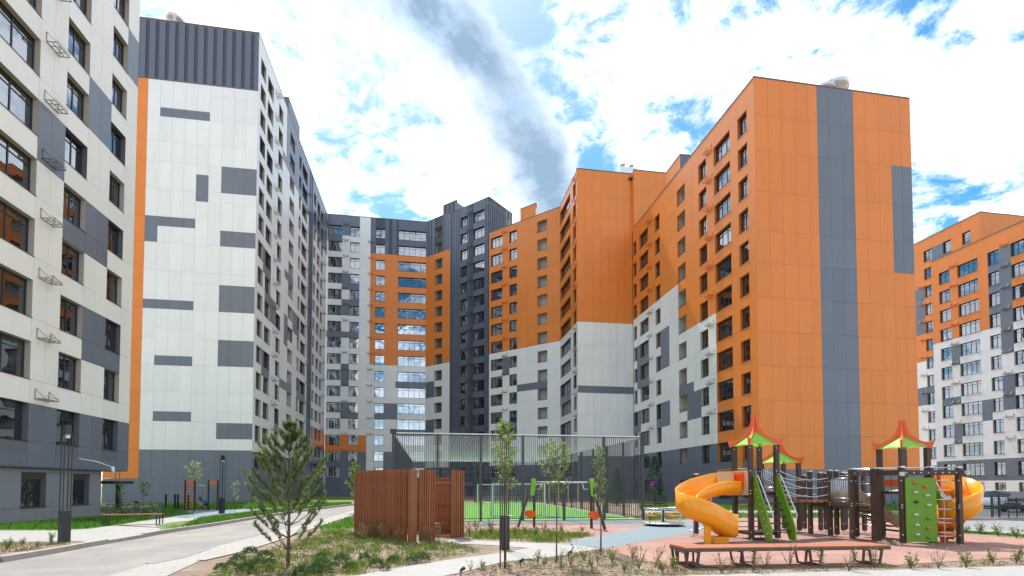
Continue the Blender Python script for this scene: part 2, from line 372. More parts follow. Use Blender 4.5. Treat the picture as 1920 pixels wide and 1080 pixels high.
def facade(B, p0, p1, zlo, ztop, cols, heads, colorf, winh=1.9, maxw=1.3, near=False, far=False, zextra=(), ulines=None, skip=lambda ci, fi: False, alt=None, rvf=None, whf=None, basket=None, transom=0.76, curt=None):
    p0 = Vector((p0[0], p0[1], 0)); p1 = Vector((p1[0], p1[1], 0)); Lf = (p1 - p0).length; ud = (p1 - p0).normalized()
    rz = math.atan2(ud.y, ud.x)
    us = {0.0, Lf}
    for c in cols: us.add(c[0]); us.add(c[1])
    us = sorted(us); fine = []
    winu = [(c[0], c[1]) for c in cols]
    for a, b in zip(us, us[1:]):
        fine.append(a)
        if any(abs(a-x) < 1e-6 and abs(b-y) < 1e-6 for x, y in winu): continue
        n = max(1, int(math.ceil((b - a) / maxw - 0.15)))
        for i in range(1, n): fine.append(a + (b-a)*i/n)
    fine.append(Lf)
    if ulines: fine = sorted(set(fine) | set(ulines))
    zs = {zlo, ztop} | set(zextra); sills = set(); wz = []
    for fi, hd in enumerate(heads):
        wh = whf(fi) if whf else winh
        s_ = hd - wh; wz.append((s_, hd))
        for z in (s_, hd):
            if zlo < z < ztop: zs.add(z)
        sills.add(round(s_, 4))
    zs = sorted(zs); zs = [z for i, z in enumerate(zs) if i == 0 or z - zs[i-1] > 0.02]
    nu, nz_ = len(fine) - 1, len(zs) - 1
    grid = [[None] * nz_ for _ in range(nu)]
    for i in range(nu):
        uc = (fine[i] + fine[i+1]) / 2
        ci = next((k for k, c in enumerate(cols) if c[0] - 1e-6 < uc < c[1] + 1e-6), None)
        for j in range(nz_):
            zc = (zs[j] + zs[j+1]) / 2
            fi = next((k for k, (a, b) in enumerate(wz) if a < zc < b), None)
            if ci is not None and fi is not None and not skip(ci, fi): grid[i][j] = 0
            else:
                c = colorf(uc, zc)
                if alt and c in alt: c = alt[c][i % len(alt[c])]
                grid[i][j] = c
    done = [[False]*nz_ for _ in range(nu)]
    for i in range(nu):
        for j in range(nz_):
            c = grid[i][j]
            if c == 0 or c is None or done[i][j]: continue
            j2 = j + 1
            while j2 < nz_ and grid[i][j2] == c and not done[i][j2] and (far or round(zs[j2], 4) not in sills) and (zs[j2+1] - zs[j] < (200 if far else 3.3)): j2 += 1
            i2 = i + 1
            while i2 < nu and fine[i2+1] - fine[i] <= (60 if far else maxw*1.02) and all(grid[i2][jj] == c and not done[i2][jj] for jj in range(j, j2)): i2 += 1
            for ii in range(i, i2):
                for jj in range(j, j2): done[ii][jj] = True
            wd, ht = fine[i2] - fine[i], zs[j2] - zs[j]
            loc = p0 + ud * fine[i]; loc.z = zs[j]
            ctr = loc + ud * (wd/2)
            app = wd * ht / (ctr.x**2 + ctr.y**2)
            B.panels.append((app, panel_mesh(wd, ht, c), loc - B.o, rz, wd, ht, c))
    for ci, c in enumerate(cols):
        for fi, (a, b) in enumerate(wz):
            if a < zlo or b > ztop or skip(ci, fi): continue
            loc = p0 + ud * c[0]; loc.z = a
            col = colorf(c[0] - 0.05 if c[0] > 0.1 else c[1] + 0.05, (a+b)/2)
            rv = {'white': 'rv_white', 'cream': 'rv_white', 'orange': 'rv_orange'}.get(col, 'rv_grey')
            if rvf: rv = rvf(ci, fi, rv)
            h_ = b - a
            wo = put_window(B, loc - B.o, rz, c[1]-c[0], h_, c[2], rv, near, transom=transom, cur=curt(ci, fi) if curt else None)
    if basket:
        for (u, fis, dz) in basket:
            for fi in fis:
                z = wz[fi][1] + dz; q = p0 + ud * u; q.z = z
                c = colorf(u + 0.4, z + 0.1)
                link('air_conditioner_basket', basket_mesh({'orange': 'basket_o', 'white': 'basket_w', 'cream': 'basket_w'}.get(c, 'basket_g')), B.root, q - B.o, rz)
    n = Vector((ud.y, -ud.x, 0))
    cp = MB(); a = p0 + n*0.03; b = p1 + n*0.03
    cp.quad(a + Vector((0,0,ztop)), b + Vector((0,0,ztop)), b + Vector((0,0,ztop+0.09)), a + Vector((0,0,ztop+0.09)))
    c2, d2_ = p0 - n*0.3, p1 - n*0.3
    cp.quad(a + Vector((0,0,ztop+0.09)), b + Vector((0,0,ztop+0.09)), d2_ + Vector((0,0,ztop+0.09)), c2 + Vector((0,0,ztop+0.09)))
    cp.quad(c2 + Vector((0,0,ztop+0.09)), d2_ + Vector((0,0,ztop+0.09)), d2_ + Vector((0,0,ztop-0.6)), c2 + Vector((0,0,ztop-0.6)))
    cp.quad(a + Vector((0,0,ztop)), c2 + Vector((0,0,ztop-0.6)), d2_ + Vector((0,0,ztop-0.6)), b + Vector((0,0,ztop)))
    B.add('parapet_cap', cp, M['cap'])
def rects(pl, lst):
    """accent rectangles measured on the photograph -> (u0,u1,z0,z1,colour) on a wall plane"""
    p0, p1 = Vector(pl[0]), Vector(pl[1]); ud = (p1 - p0).normalized(); n = Vector((ud.y, -ud.x)); o = []
    def hit(x, y):
        r = ray(x, y); t = p0.dot(n) / (r[0]*n.x + r[1]*n.y); q = Vector((r[0]*t, r[1]*t)); return (q - p0).dot(ud), EYE + r[2]*t
    for it in lst:
        a = hit(it[0], it[1]); b = hit(it[2], it[3])
        o.append((min(a[0], b[0]), max(a[0], b[0]), min(a[1], b[1]), max(a[1], b[1]), it[4] if len(it) > 4 else 'grey'))
    return o
def inr(rs, u, z):
    for a, b, c, d, k in rs:
        if a <= u <= b and c <= z <= d: return k
    return None
def heads(h0, step, n): return [h0 + step*i for i in range(n)]
def vent(B, x, y, z, s=1.0):
    v = MB().lathe([(0.55*s,0),(0.55*s,0.75*s),(0.75*s,0.8*s),(0.75*s,1.05*s),(0.35*s,1.3*s),(0,1.32*s)], 12, (x, y, z))
    B.add('roof_vent', v, M['steel'], True)

# ---- left block, cream, close on the left
P0, P1 = (-19.36, 14.0), (-19.36, 36.85)
LB = Bld('apartment_building', 'cream and grey apartment block closest on the left, cut by the frame', (-19.36, 36.85))
acc = rects((P0, P1), [(0, 66, 74, 165), (70, 178, 122, 335), (128, 92, 168, 150), (168, 135, 212, 275), (213, 12, 262, 60), (240, 45, 262, 152), (117, 410, 160, 470), (159, 365, 204, 497), (156, 569, 205, 690), (197, 655, 226, 697), (0, 745, 262, 890)])
def cf(u, z):
    if z < 5.98: return 'grey'
    return inr(acc, u, z) or 'cream'
LH = heads(5.93, 3.045, 14)
lc = [(2.0, 5.2, 3), (6.0, 7.6, 2), (9.0, 14.37, 4), (16.29, 18.06, 2), (20.13, 21.65, 2)]
facade(LB, P0, P1, 2.82, 47.5, lc, LH, cf, winh=1.86, near=True, maxw=1.25,
       basket=[(14.72, range(0, 13), 0.28), (14.72, [], 0)])
# end wall of the left block and recessed ground floor
facade(LB, (-19.36, 36.85), (-33.0, 36.85), 2.82, 47.5, [], [], lambda u, z: 'grey' if z < 5.98 else 'cream', maxw=3, far=True)
gp = (-19.62, 14.0), (-19.62, 34.6)
facade(LB, gp[0], gp[1], 0.0, 2.78, [(9.5, 12.6, 2), (14.43, 16.08, 2), (18.1, 19.5, 2)], [2.55], lambda u, z: 'plinth', winh=1.75, near=True, maxw=4, transom=1.1, rvf=lambda a, b, c: 'rv_grey', curt=lambda a, b: 0)
facade(LB, (-19.62, 34.6), (-33, 34.6), 0.0, 2.78, [], [], lambda u, z: 'plinth', maxw=6, far=True)
mb = MB().box(-33, 14, 0, -21.0, 33.2, 47.0).box(-33, 14, 2.85, -21.0, 35.5, 46.9)
LB.add('wall_core', mb, M['core'])
LB.add('soffit', MB().box(-33, 14, 2.78, -19.4, 36.8, 2.815), M['plinth'])
LB.add('roof', MB().box(-33, 14, 46.92, -19.42, 36.8, 47.1), M['roof'])
apr = MB()
for c in lc: apr.box(-19.5, 14 + c[0], 3.2, -19.44, 14 + c[1], 4.02)
# window aprons below the second-floor windows
for c in lc:
    LB.add('apron_panel', MB().box(-19.52, 14 + c[0] + 0.01, 3.42, -19.352, 14 + c[1] - 0.01, 4.05), M['rv_grey'])
LB.finish()
# floodlight arm on the left block
MB0 = MB().tube([(-19.3, 31.9, 3.4), (-18.6, 32.3, 3.25), (-18.1, 32.9, 2.95)], 0.03, 6).tube([(-18.1, 32.9, 2.98), (-18.06, 32.95, 2.55)], 0.09, 8)
LB.add('floodlight_arm', MB0, M['frame_w'], True)

# ---- white and grey wing with the windowless gable
B2 = Bld('apartment_building', 'tall white and grey wing with windowless gable and slate ribbed top', (-19.3, 60.1))
P0, P1 = (-34.0, 60.1), (-19.3, 60.1)
ga = [(-29.3,-24.25,42.3,43.3),(-25.5,-24.25,33.15,36.15),(-22.95,-19.3,34.3,37.3),(-30.55,-25.5,30.1,31.15),(-30.55,-29.3,28.3,30.1),(-22.95,-19.3,28.3,30.05),(-30.55,-25.5,21.0,22.0),(-22.95,-19.3,20.97,23.95),(-29.3,-25.55,14.85,15.9),(-22.95,-19.3,14.95,17.85),(-29.3,-25.55,8.8,9.85),(-22.95,-19.3,6.95,8.7)]
def cf(u, z):
    x = -34.0 + u
    if x < -30.56: return 'orange' if z > 2.62 else 'grey'
    if z < 5.72: return 'grey'
    for a, b, c, d in ga:
        if a < x < b and c < z < d: return 'grey'
    return 'white'
gu = [3.44 + 1.2545*i for i in range(9)] + [1.2, 2.4]
gz = sorted({round(v, 2) for r in ga for v in r[2:]} | {2.62, 5.72, 12.0, 18.9, 25.2, 39.5, 45.2})
facade(B2, P0, P1, 0, 46.4, [], [], cf, maxw=1.3, ulines=gu + [4.69], zextra=gz)
mu = []; u = 0.15
while u < 14.6: mu += [u, u + 0.36]; u += 0.98
facade(B2, P0, P1, 46.45, 53.1, [], [], lambda u, z: 'metal', maxw=99, ulines=[x for x in mu if x < 14.65], alt={'metal': ['metal', 'metal_dark']})
Q0, Q1 = (-19.3, 60.1), (-19.3, 99.45)
acc = rects((Q0, Q1), [(513,415,524,450),(491,462,504,530),(498,508,512,531),(499,542,517,585),(511,577,518,615),(543,442,552,463),(534,508,550,540),(534,588,540,640),(558,482,576,506),(564,566,574,584),(553,596,561,640),(531,600,540,652),(487,655,500,712),(493,690,508,714),(526,714,546,742),(513,766,524,812),(554,712,571,762),(585,725,596,748),
                       (528,290,545,318),(486,250,494,300),(500,280,512,320)])
def cf(u, z):
    if z < 5.72: return 'grey'
    if u > 29.0 and 8.3 < z < 11.25: return 'orange'
    if u > 29.0 and z < 8.3: return 'grey'
    if 24.65 < u < 27.95: return 'metal'
    if 11.0 < u < 24.6 and z > 44.2: return 'grey'
    if u > 28 and z > 44.2: return 'grey'
    return inr(acc, u, z) or 'white'
bc = [(0.86,2.68,1),(3.44,5.64,2),(8.0,9.83,2),(13.4,15.84,0),(18.46,19.68,1),(20.3,23.6,3),(28.25,29.78,1),(30.99,33.08,2),(33.95,35.74,2)]
facade(B2, Q0, Q1, 0, 53.1, bc, heads(5.62, 3.03, 16), cf, winh=1.88, maxw=2.4, alt={'metal': ['metal', 'metal_dark']}, ulines=[24.65, 25.2, 25.6, 26.2, 26.6, 27.2, 27.95],
       basket=[(6.6, range(0, 16), 0.2), (23.7, range(2, 15), 0.2), (35.9, range(2, 15), 0.2)])
B2.add('wall_core', MB().box(-34, 61.5, 0, -20.7, 103, 52.6), M['core'])
B2.add('roof', MB().box(-34, 60.2, 52.3, -19.4, 103, 52.45), M['roof'])
B2.add('roof_plant_room', MB().box(-24, 72.5, 53.0, -19.32, 78.5, 55.2), M['metal'])
vent(B2, -28.6, 61.4, 53.3, 1.2)
# wider slate strips stand proud of the side wall
B2.finish()

# ---- centre block facing the camera, with its short angled bay
s2 = math.sqrt(0.5)
CB = Bld('apartment_building', 'orange, white and grey block facing across the far end of the courtyard', (-0.75, 99.5))
P0, P1 = (-19.3, 99.5), (-0.75, 99.5)
CH = heads(5.23, 3.067, 16)
acc = rects((P0, P1), [(640,513,674,543),(640,562,674,591),(604,620,674,633),(637,682,653,724),(637,755,670,785),(699,756,743,786),(740,716,800,727),(740,805,800,818),(604,400,640,452),(640,400,675,441)])
def cf(u, z):
    x = -19.3 + u
    if x > -11.35 and z > 46.3: return 'metal'
    if x < -11.8:
        if z < 8.25: return 'grey'
        if z < 11.3: return 'orange'
        if x < -13.3 and z > 51.3: return 'grey'
        return inr(acc, u, z) or 'white'
    if x > -11.35 and z > 24.8: return 'orange'
    if x > -9.0 and z < 7.6: return 'grey'
    return inr(acc, u, z) or 'white'
ccol = [(0.25,2.74,3),(4.19,5.95,2),(8.89,10.67,2),(13.17,18.45,5)]
dm = [7.95 + 0.5*i for i in range(22)]
facade(CB, P0, P1, 0, 53.2, ccol, CH, cf, winh=1.9, maxw=2.6, zextra=(46.3, 24.8, 8.25, 11.3), alt={'metal': ['metal', 'metal', 'metal_dark']}, ulines=[7.5, 7.95, 8.3, 11.2, 11.35, 12.0, 12.15, 12.8],
       basket=[(3.0, range(1, 16), 0.15), (7.6, range(2, 15), 0.15)])
W0 = (-0.75, 99.5); W1 = (3.6, 95.15)
acc2 = rects((W0, W1), [(798,716,813,746),(797,787,813,816)])
def cf(u, z):
    if z > 46.3: return 'metal'
    if z > 24.8: return 'orange'
    if z < 5: return 'grey'
    return inr(acc2, u, z) or 'white'
facade(CB, W0, W1, 0, 53.2, [(2.22, 4.17, 0)], CH, cf, maxw=2.2, alt={'metal': ['metal', 'metal_dark']}, ulines=[0.5, 0.65, 1.2, 1.35, 4.5, 4.65], transom=1.1)
CB.add('wall_core', MB().prism([(-19.3, 101), (-1.3, 101), (2.6, 97.1), (5.5, 100), (5.5, 112), (-19.3, 112)], 0, 52.6), M['core'])
CB.add('roof', MB().prism([(-19.3, 99.6), (-0.75, 99.6), (3.6, 95.25), (6.5, 98.2), (6.5, 112), (-19.3, 112)], 52.3, 52.45), M['roof'])
CB.finish()

# ---- slate metal stair tower on the diagonal
DT = Bld('apartment_building', 'dark slate metal clad tower between orange blocks, standing on the diagonal', (10.2, 88.55))
D0, D1 = (3.6, 95.15), (10.2, 88.55)
dul = [0.2,0.32,0.85,0.97,1.5,1.62,2.15,2.27,4.35,4.47,5.0,5.12,8.6,8.72,9.1]
facade(DT, D0, D1, 0, 53.0, [(2.6,4.25,2),(5.65,8.25,3)], CH, lambda u, z: 'metal', maxw=0.55, alt={'metal': ['metal', 'metal', 'metal_dark']}, ulines=dul,
       basket=[(4.42, range(1, 16), 0.1)])
facade(DT, (10.2, 88.55), (15.2, 93.55), 46.0, 53.0, [], [], lambda u, z: 'metal', maxw=0.55, alt={'metal': ['metal', 'metal_dark']}, ulines=[0.55*i+0.12 for i in range(9)])
facade(DT, (2.3, 96.45), (4.7, 94.05), 52.8, 55.0, [], [], lambda u, z: 'metal', maxw=0.55, alt={'metal': ['metal', 'metal_dark']})
DT.add('roof_plant_room', MB().prism([(2.35, 96.5), (4.75, 94.1), (7.7, 97.1), (5.3, 99.5)], 52.0, 54.7), M['plinth'])
DT.add('wall_core', MB().prism([(4.4, 96.4), (10.3, 90.5), (14.0, 94.2), (8.1, 100.1)], 0, 52.3), M['core'])
DT.add('roof', MB().prism([(3.7, 95.25), (10.2, 88.75), (15.0, 93.55), (8.5, 100.1)], 52.0, 52.15), M['roof'])
DT.finish()

# ---- orange over white block: diagonal wall, return wall and blank wall
OB = Bld('apartment_building', 'orange over white block with diagonal wall and tall blank end wall, mid distance', (20.4, 68.7))
P0, P1 = (10.2, 88.55), (20.4, 78.35)
acc = rects((P0, P1), [(941,668,953.5,703),(968,713,1027,734),(941,790,968,822)])
def cfw(u, z):
    if z > 24.85: return 'orange'
    if z < 5.2: return 'grey'
    return inr(acc, u, z) or 'white'
WH = heads(5.25, 3.085, 14)
facade(OB, P0, P1, 0, 46.5, [(0.4,2.95,3),(4.42,5.99,2),(10.15,12.0,0)], WH, cfw, maxw=2.4, zextra=(24.85,), basket=[(3.1, range(1, 14), 0.15)])
facade(OB, (14.95, 83.8), (17.15, 81.6), 46.6, 48.6, [], [], lambda u, z: 'orange', maxw=4, far=True)
OB.add('roof_plant_room', MB().prism([(15.0, 83.87), (17.15, 81.72), (19.5, 84.1), (17.3, 86.2)], 45.8, 48.3), M['frame_w'])
P0, P1 = (20.4, 78.35), (20.4, 68.7)
acc3 = rects((P0, P1), [(1046,727,1073,758),(1073,702,1081,729),(1073,628,1081,655),(1046,800,1073,822)])
def cfd(u, z):
    if z > 24.85: return 'orange'
    if z < 5.2: return 'grey'
    return inr(acc3, u, z) or 'white'
facade(OB, P0, P1, 0, 46.5, [(0.15,6.1,4),(7.6,9.0,1)], WH, cfd, maxw=2.4, zextra=(24.85,), basket=[(8.55, range(1, 14), 0.2)])
P0, P1 = (20.4, 68.7), (28.58, 68.7)
cff = lambda u, z: 'orange' if z > 24.9 else 'grey' if (14.85 < z < 15.85 or z < 6.0) else 'white'
facade(OB, P0, P1, 0, 46.8, [], [], cff, maxw=1.3, zextra=[6.0, 9.0, 11.9, 14.85, 15.85, 18.8, 21.8, 24.9] + [27.9 + 3.0*i for i in range(7)])
facade(OB, (28.6, 68.0), (34.5, 68.0), 38.0, 47.0, [], [], lambda u, z: 'orange', maxw=1.3, zextra=[41, 44])
OB.add('wall_core', MB().prism([(11.2, 89.6), (21.7, 79.1), (21.7, 70.2), (34.5, 70.2), (34.5, 92), (14, 92)], 0, 46.0), M['core'])
OB.add('roof', MB().prism([(10.3, 88.65), (20.5, 78.45), (20.5, 68.8), (28.05, 68.8), (28.05, 68.1), (34.5, 68.1), (34.5, 92), (13.6, 92)], 45.9, 46.05), M['roof'])
OB.add('stair_return_wall', MB().box(28.56, 68.05, 38.2, 28.6, 68.65, 46.9), M['orange'])
for x in (27.6, 28.9): vent(OB, x, 69.6, 48.1, 0.5)
OB.add('rooftop_duct', MB().box(27.0, 69.2, 46.1, 29.6, 70.4, 48.1), M['steel'])
OB.finish()

# ---- orange corner tower on the right
TW = Bld('apartment_building', 'big orange corner tower with grey vertical band behind the playground', (28.6, 40.8))
P0, P1 = (28.6, 68.6), (28.6, 40.8)
acc = rects((P0, P1), [(1240,612,1249,694),(1194,663,1219,714),(1272,715,1295,743),(1294,729,1314,787),(1229,752,1249,803),(1184,772,1200,816)])
def cft(u, z):
    y = 68.6 - u
    if y < 47.65: return 'orange' if z > 3.35 else 'grey'
    if z < 6.13: return 'grey'
    if y > 55.25 and z > 25.46: return 'orange'
    if y < 55.25 and z > 19.42: return 'orange'
    return inr(acc, u, z) or 'white'
tcol = [(0.15,1.25,1),(2.35,5.15,2),(7.25,8.65,1),(13.3,15.15,0),(18.15,19.7,2),(21.2,24.0,3),(25.3,26.7,2)]
TH_ = [2.55] + heads(6.12, 3.033, 11)
facade(TW, P0, P1, 0, 38.6, tcol, TH_, cft, winh=1.9, near=False, maxw=2.2, zextra=(3.35,), basket=[(5.5, range(2, 12), 0.1), (19.85, range(2, 12), 0.1)],
       skip=lambda ci, fi: ci == 3 and fi == 11 and False)
facade(TW, (28.58, 57.9), (28.58, 54.4), 38.7, 40.35, [], [], lambda u, z: 'orange', maxw=4, far=True)
facade(TW, (28.58, 54.4), (31.2, 54.4), 38.7, 40.35, [], [], lambda u, z: 'metal', maxw=4, far=True)
TW.add('roof_plant_room', MB().box(28.7, 54.5, 38.0, 31.2, 57.9, 40.2), M['plinth'])
F0, F1 = (28.6, 40.8), (44.9, 40.8)
def cfo(u, z):
    x = 28.6 + u
    if z < 3.3: return 'grey'
    if 34.95 < x < 38.72: return 'grey'
    if x > 42.7 and 21.72 < z < 31.95: return 'grey'
    return 'orange'
fu = [6.35*i/5 for i in range(1, 6)] + [7.6, 8.85, 10.12] + [11.4, 12.75, 14.1, 15.2]
facade(TW, F0, F1, 0, 38.65, [], [], cfo, maxw=1.36, ulines=fu, zextra=[3.3] + [6.35 + 3.07*i for i in range(5)] + [21.72, 24.6, 28.2, 31.95, 35.2])
for i in range(9):
    link('air_conditioner_basket', basket_mesh('basket_o'), TW.root, Vector((44.93, 42.2, 34.5 - 3.033*i)) - TW.o, R(90))
TW.add('wall_core', MB().box(30.0, 42.2, 0, 44.9, 68.0, 38.0), M['core'])
TW.add('east_wall', MB().box(44.85, 40.86, 0, 44.9, 68.6, 38.6), M['orange'])
TW.add('roof', MB().box(28.7, 40.9, 37.7, 44.85, 68.0, 37.85), M['roof'])
vent(TW, 37.9, 42.0, 38.2, 1.65); vent(TW, 36.8, 41.9, 38.2, 1.25)
for c in tcol[3:]:
    TW.add('apron_panel', MB().box(28.592, 68.6 - c[1] + 0.01, 3.5, 28.74, 68.6 - c[0] - 0.01, 4.19), M['grey'])
TW.finish()

# ---- right-hand block across the car park
RB = Bld('apartment_building', 'orange over white block at the right edge behind parked cars', (81.2, 70.9))
P0, P1 = (81.2, 70.9), (81.2, 44.0)
acc = rects((P0, P1), [(1845,482,1901,592),(1784,645,1799,686),(1877,617,1904,652),(1765,745,1801,763),(1841,751,1859,788),(1881,700,1905,771),(1788,795,1802,833)])
def cfr(u, z):
    if z < 2.6: return 'white'
    if z < 5.75: return 'grey'
    return inr(acc, u, z) or ('orange' if z > 24.9 else 'white')
RH = [2.3] + heads(5.25, 3.09, 11)
facade(RB, P0, P1, 0, 38.6, [(1.2,2.95,2),(4.15,7.15,4),(8.55,10.0,2),(11.6,14.5,4),(16.0,17.6,2),(19,22,4)], RH, cfr, maxw=2.2, zextra=(24.9, 2.6, 5.75), basket=[(10.3, range(2, 12), 0.15), (3.0, range(2, 12), 0.15)], whf=lambda fi: 2.1 if fi == 0 else 1.9)
Q0, Q1 = (84.3, 80.0), (84.3, 65.6)
acc4 = rects((Q0, Q1), [(1718,721,1753,753),(1715,555,1730,628),(1751,473,1788,494)])
facade(RB, Q0, Q1, 0, 44.4, [(0.8,2.4,2),(5.1,6.6,2),(8.5,9.85,1),(11.6,12.9,1)], RH + [5.25+3.09*11, 5.25+3.09*12], lambda u, z: 'grey' if z < 4 else (inr(acc4, u, z) or ('orange' if z > 23.3 else 'white')), maxw=2.4, zextra=(23.3, 4),
       skip=lambda ci, fi: ci >= 2 and fi < 12, basket=[(4.2, range(3, 12), 0.1)])
facade(RB, (84.3, 65.6), (97, 65.6), 38.0, 44.4, [], [], lambda u, z: 'orange', maxw=4, far=True)
RB.add('wall_core', MB().box(82.6, 44, 0, 97, 70.2, 38.0).box(85.7, 67.0, 0, 97, 82, 43.8), M['core'])
RB.add('roof', MB().box(81.3, 44, 37.8, 97, 70.8, 37.95).box(84.4, 65.7, 43.6, 97, 82, 43.75), M['roof'])
RB.add('end_wall', MB().box(81.25, 70.85, 0, 84.3, 70.9, 38.6), M['white'])
RB.finish()
# ------------------------------------------------------------------ ground and paving
M['soil'] = mat('dry_soil', (0.19, 0.135, 0.10), 0.95, var=0.18, vscale=2.2, bump=0.9, bscale=9, coords='World', col2=(0.25, 0.195, 0.145), c2scale=0.9)
M['lawn'] = mat('lawn_soil', (0.10, 0.17, 0.035), 0.95, var=0.2, vscale=3, bump=0.8, bscale=30, coords='World', col2=(0.20, 0.19, 0.09), c2scale=0.7, c2lo=0.52, c2hi=0.72)
M['asphalt'] = mat('pale_dusty_driveway', (0.19, 0.182, 0.18), 0.85, var=0.08, vscale=1.6, bump=0.15, bscale=120, coords='World', col2=(0.262, 0.24, 0.215), c2scale=0.3)
M['asphalt2'] = mat('grey_asphalt', (0.20, 0.205, 0.22), 0.85, var=0.06, vscale=0.8, bump=0.15, bscale=120, coords='World')
M['kerb'] = mat('concrete_kerb', (0.33, 0.30, 0.27), 0.85, var=0.12, vscale=4, bump=0.3, bscale=50, rand=0.08)
M['rub_red'] = mat('terracotta_rubber', (0.285, 0.155, 0.125), 0.9, var=0.05, vscale=0.7, bump=0.3, bscale=150, coords='World', col2=(0.335, 0.195, 0.16), c2scale=0.6)
M['rub_blue'] = mat('blue_grey_rubber', (0.165, 0.215, 0.245), 0.9, var=0.05, vscale=0.7, bump=0.3, bscale=150, coords='World')
M['turf'] = mat('artificial_turf', (0.085, 0.27, 0.025), 0.9, var=0.12, vscale=6, bump=0.4, bscale=90, coords='World')
M['line'] = mat('white_line_paint', (0.75, 0.75, 0.72), 0.7)
def paver_mat(name, col, sx, sy, rot):
    m = mat(name, col, 0.8, var=0.05, vscale=0.9, coords='World', bump=0.15, bscale=80)
    t = m.node_tree; ns = t.nodes; lk = t.links; b = ns['Principled BSDF']
    g = ns.new('ShaderNodeNewGeometry'); mp = ns.new('ShaderNodeMapping'); mp.inputs['Rotation'].default_value = (0, 0, rot); lk.new(g.outputs['Position'], mp.inputs[0])
    br = ns.new('ShaderNodeTexBrick'); lk.new(mp.outputs[0], br.inputs['Vector']); br.inputs['Scale'].default_value = 1.0
    br.inputs['Brick Width'].default_value = sx; br.inputs['Row Height'].default_value = sy; br.inputs['Mortar Size'].default_value = 0.006
    br.inputs['Color1'].default_value = (1, 1, 1, 1); br.inputs['Color2'].default_value = (0.9, 0.9, 0.9, 1); br.inputs['Mortar'].default_value = (0.62, 0.6, 0.57, 1)
    src = b.inputs['Base Color'].links[0].from_socket; mx = ns.new('ShaderNodeMix'); mx.data_type = 'RGBA'; mx.blend_type = 'MULTIPLY'; mx.inputs[0].default_value = 1
    lk.new(src, mx.inputs[6]); lk.new(br.outputs[0], mx.inputs[7]); lk.new(mx.outputs[2], b.inputs['Base Color']); return m
M['paver'] = paver_mat('pale_concrete_pavers', (0.315, 0.31, 0.30), 0.4, 0.2, R(30))
M['paver2'] = paver_mat('warm_concrete_pavers', (0.305, 0.29, 0.275), 0.4, 0.2, R(-20))
def sheet(name, px, z, m, raw=False, kind='structure', gz=0.0):
    pts = px if raw else [G(x, y, gz) for x, y in px]
    area = sum(pts[i][0]*pts[(i+1)%len(pts)][1]-pts[(i+1)%len(pts)][0]*pts[i][1] for i in range(len(pts)))
    if area < 0: pts = pts[::-1]
    mb = MB(); mb._add([(p[0], p[1], z) for p in pts], [tuple(range(len(pts)))], 0)
    return struct(name, mb, M[m], kind)
sheet('ground', [(-1500,-1500),(1500,-1500),(1500,1500),(-1500,1500)], -0.004, 'soil', raw=True)
# driveway with its raised kerb on the left
kerb_px = [(-260,1112),(0,1054.5),(100,1038),(173,1024),(208,1018),(262,1009),(302,1001),(400,986.5),(520,966),(600,955),(655,948),(740,942)]
kerb = [Vector(G(x, y)) for x, y in kerb_px]
drive_r = [(100,1110),(280,1058),(352,1044),(400,1024),(472,1006),(593,976),(655,957.5),(720,950)]
sheet('road', [(p.x, p.y) for p in kerb] + [G(x, y) for x, y in reversed(drive_r)], 0.004, 'asphalt', raw=True)
side_r = [(250,1110),(376,1052),(434,1039),(490,1023),(600,986),(660,966),(730,955)]
sheet('pavement', drive_r + side_r[::-1], 0.012, 'paver2')
# grey flush border stones on both sides of the pavement
def strip(name, pts, wdt, z0, z1, m, seg=1.0, stone='border_stone', zf=None):
    """a row of stones along a line; every stone is a piece of its own"""
    base = MB()
    P = [Vector((p[0], p[1])) for p in pts]; lens = [(b-a).length for a, b in zip(P, P[1:])]; tot = sum(lens)
    def ev(s):
        for a, b, l in zip(P, P[1:], lens):
            if s <= l: return a + (b-a)*(s/l)
            s -= l
        return P[-1]
    n = max(1, int(tot/seg)); o = None
    for a, b in zip(P, P[1:]):
        t = (b-a).normalized(); nn = Vector((-t.y, t.x))*wdt*0.45
        base._add([(q.x, q.y, z0 - 0.003) for q in (a-nn, b-nn, b+nn, a+nn)], [(0,1,2,3)], 0)
    o = struct(name, base, M[m]); cache = {}
    for i in range(min(n, 120)):
        a, b = ev(tot*i/n), ev(tot*(i+1)/n); l = (b-a).length; t = (b-a).normalized()
        h = (zf((a+b)/2) if zf else z1) - z0; k = (round(l, 1), round(h, 2))
        if k not in cache: cache[k] = MB().box(0.006, -wdt/2, 0, k[0]-0.006, wdt/2, h).mesh(stone, M[m])
        c = link(stone, cache[k], o, (a.x, a.y, z0), math.atan2(t.y, t.x)); c.scale = (l/k[0], 1, 1)
    return o
kz = lambda p: 0.118 if 18.6 < p.y < 20.8 else 0.15
KOFF = [Vector((p.x, p.y)) for p in kerb]
strip('kerb', KOFF[1:], 0.16, 0.0, 0.14, 'kerb', 1.0, 'kerb_stone', kz)
strip('paving_border', [G(x, y) for x, y in drive_r[1:]], 0.22, 0.006, 0.02, 'asphalt2', 1.0)
strip('paving_edge', [G(x, y) for x, y in side_r[1:]], 0.2, 0.006, 0.03, 'kerb', 1.0)
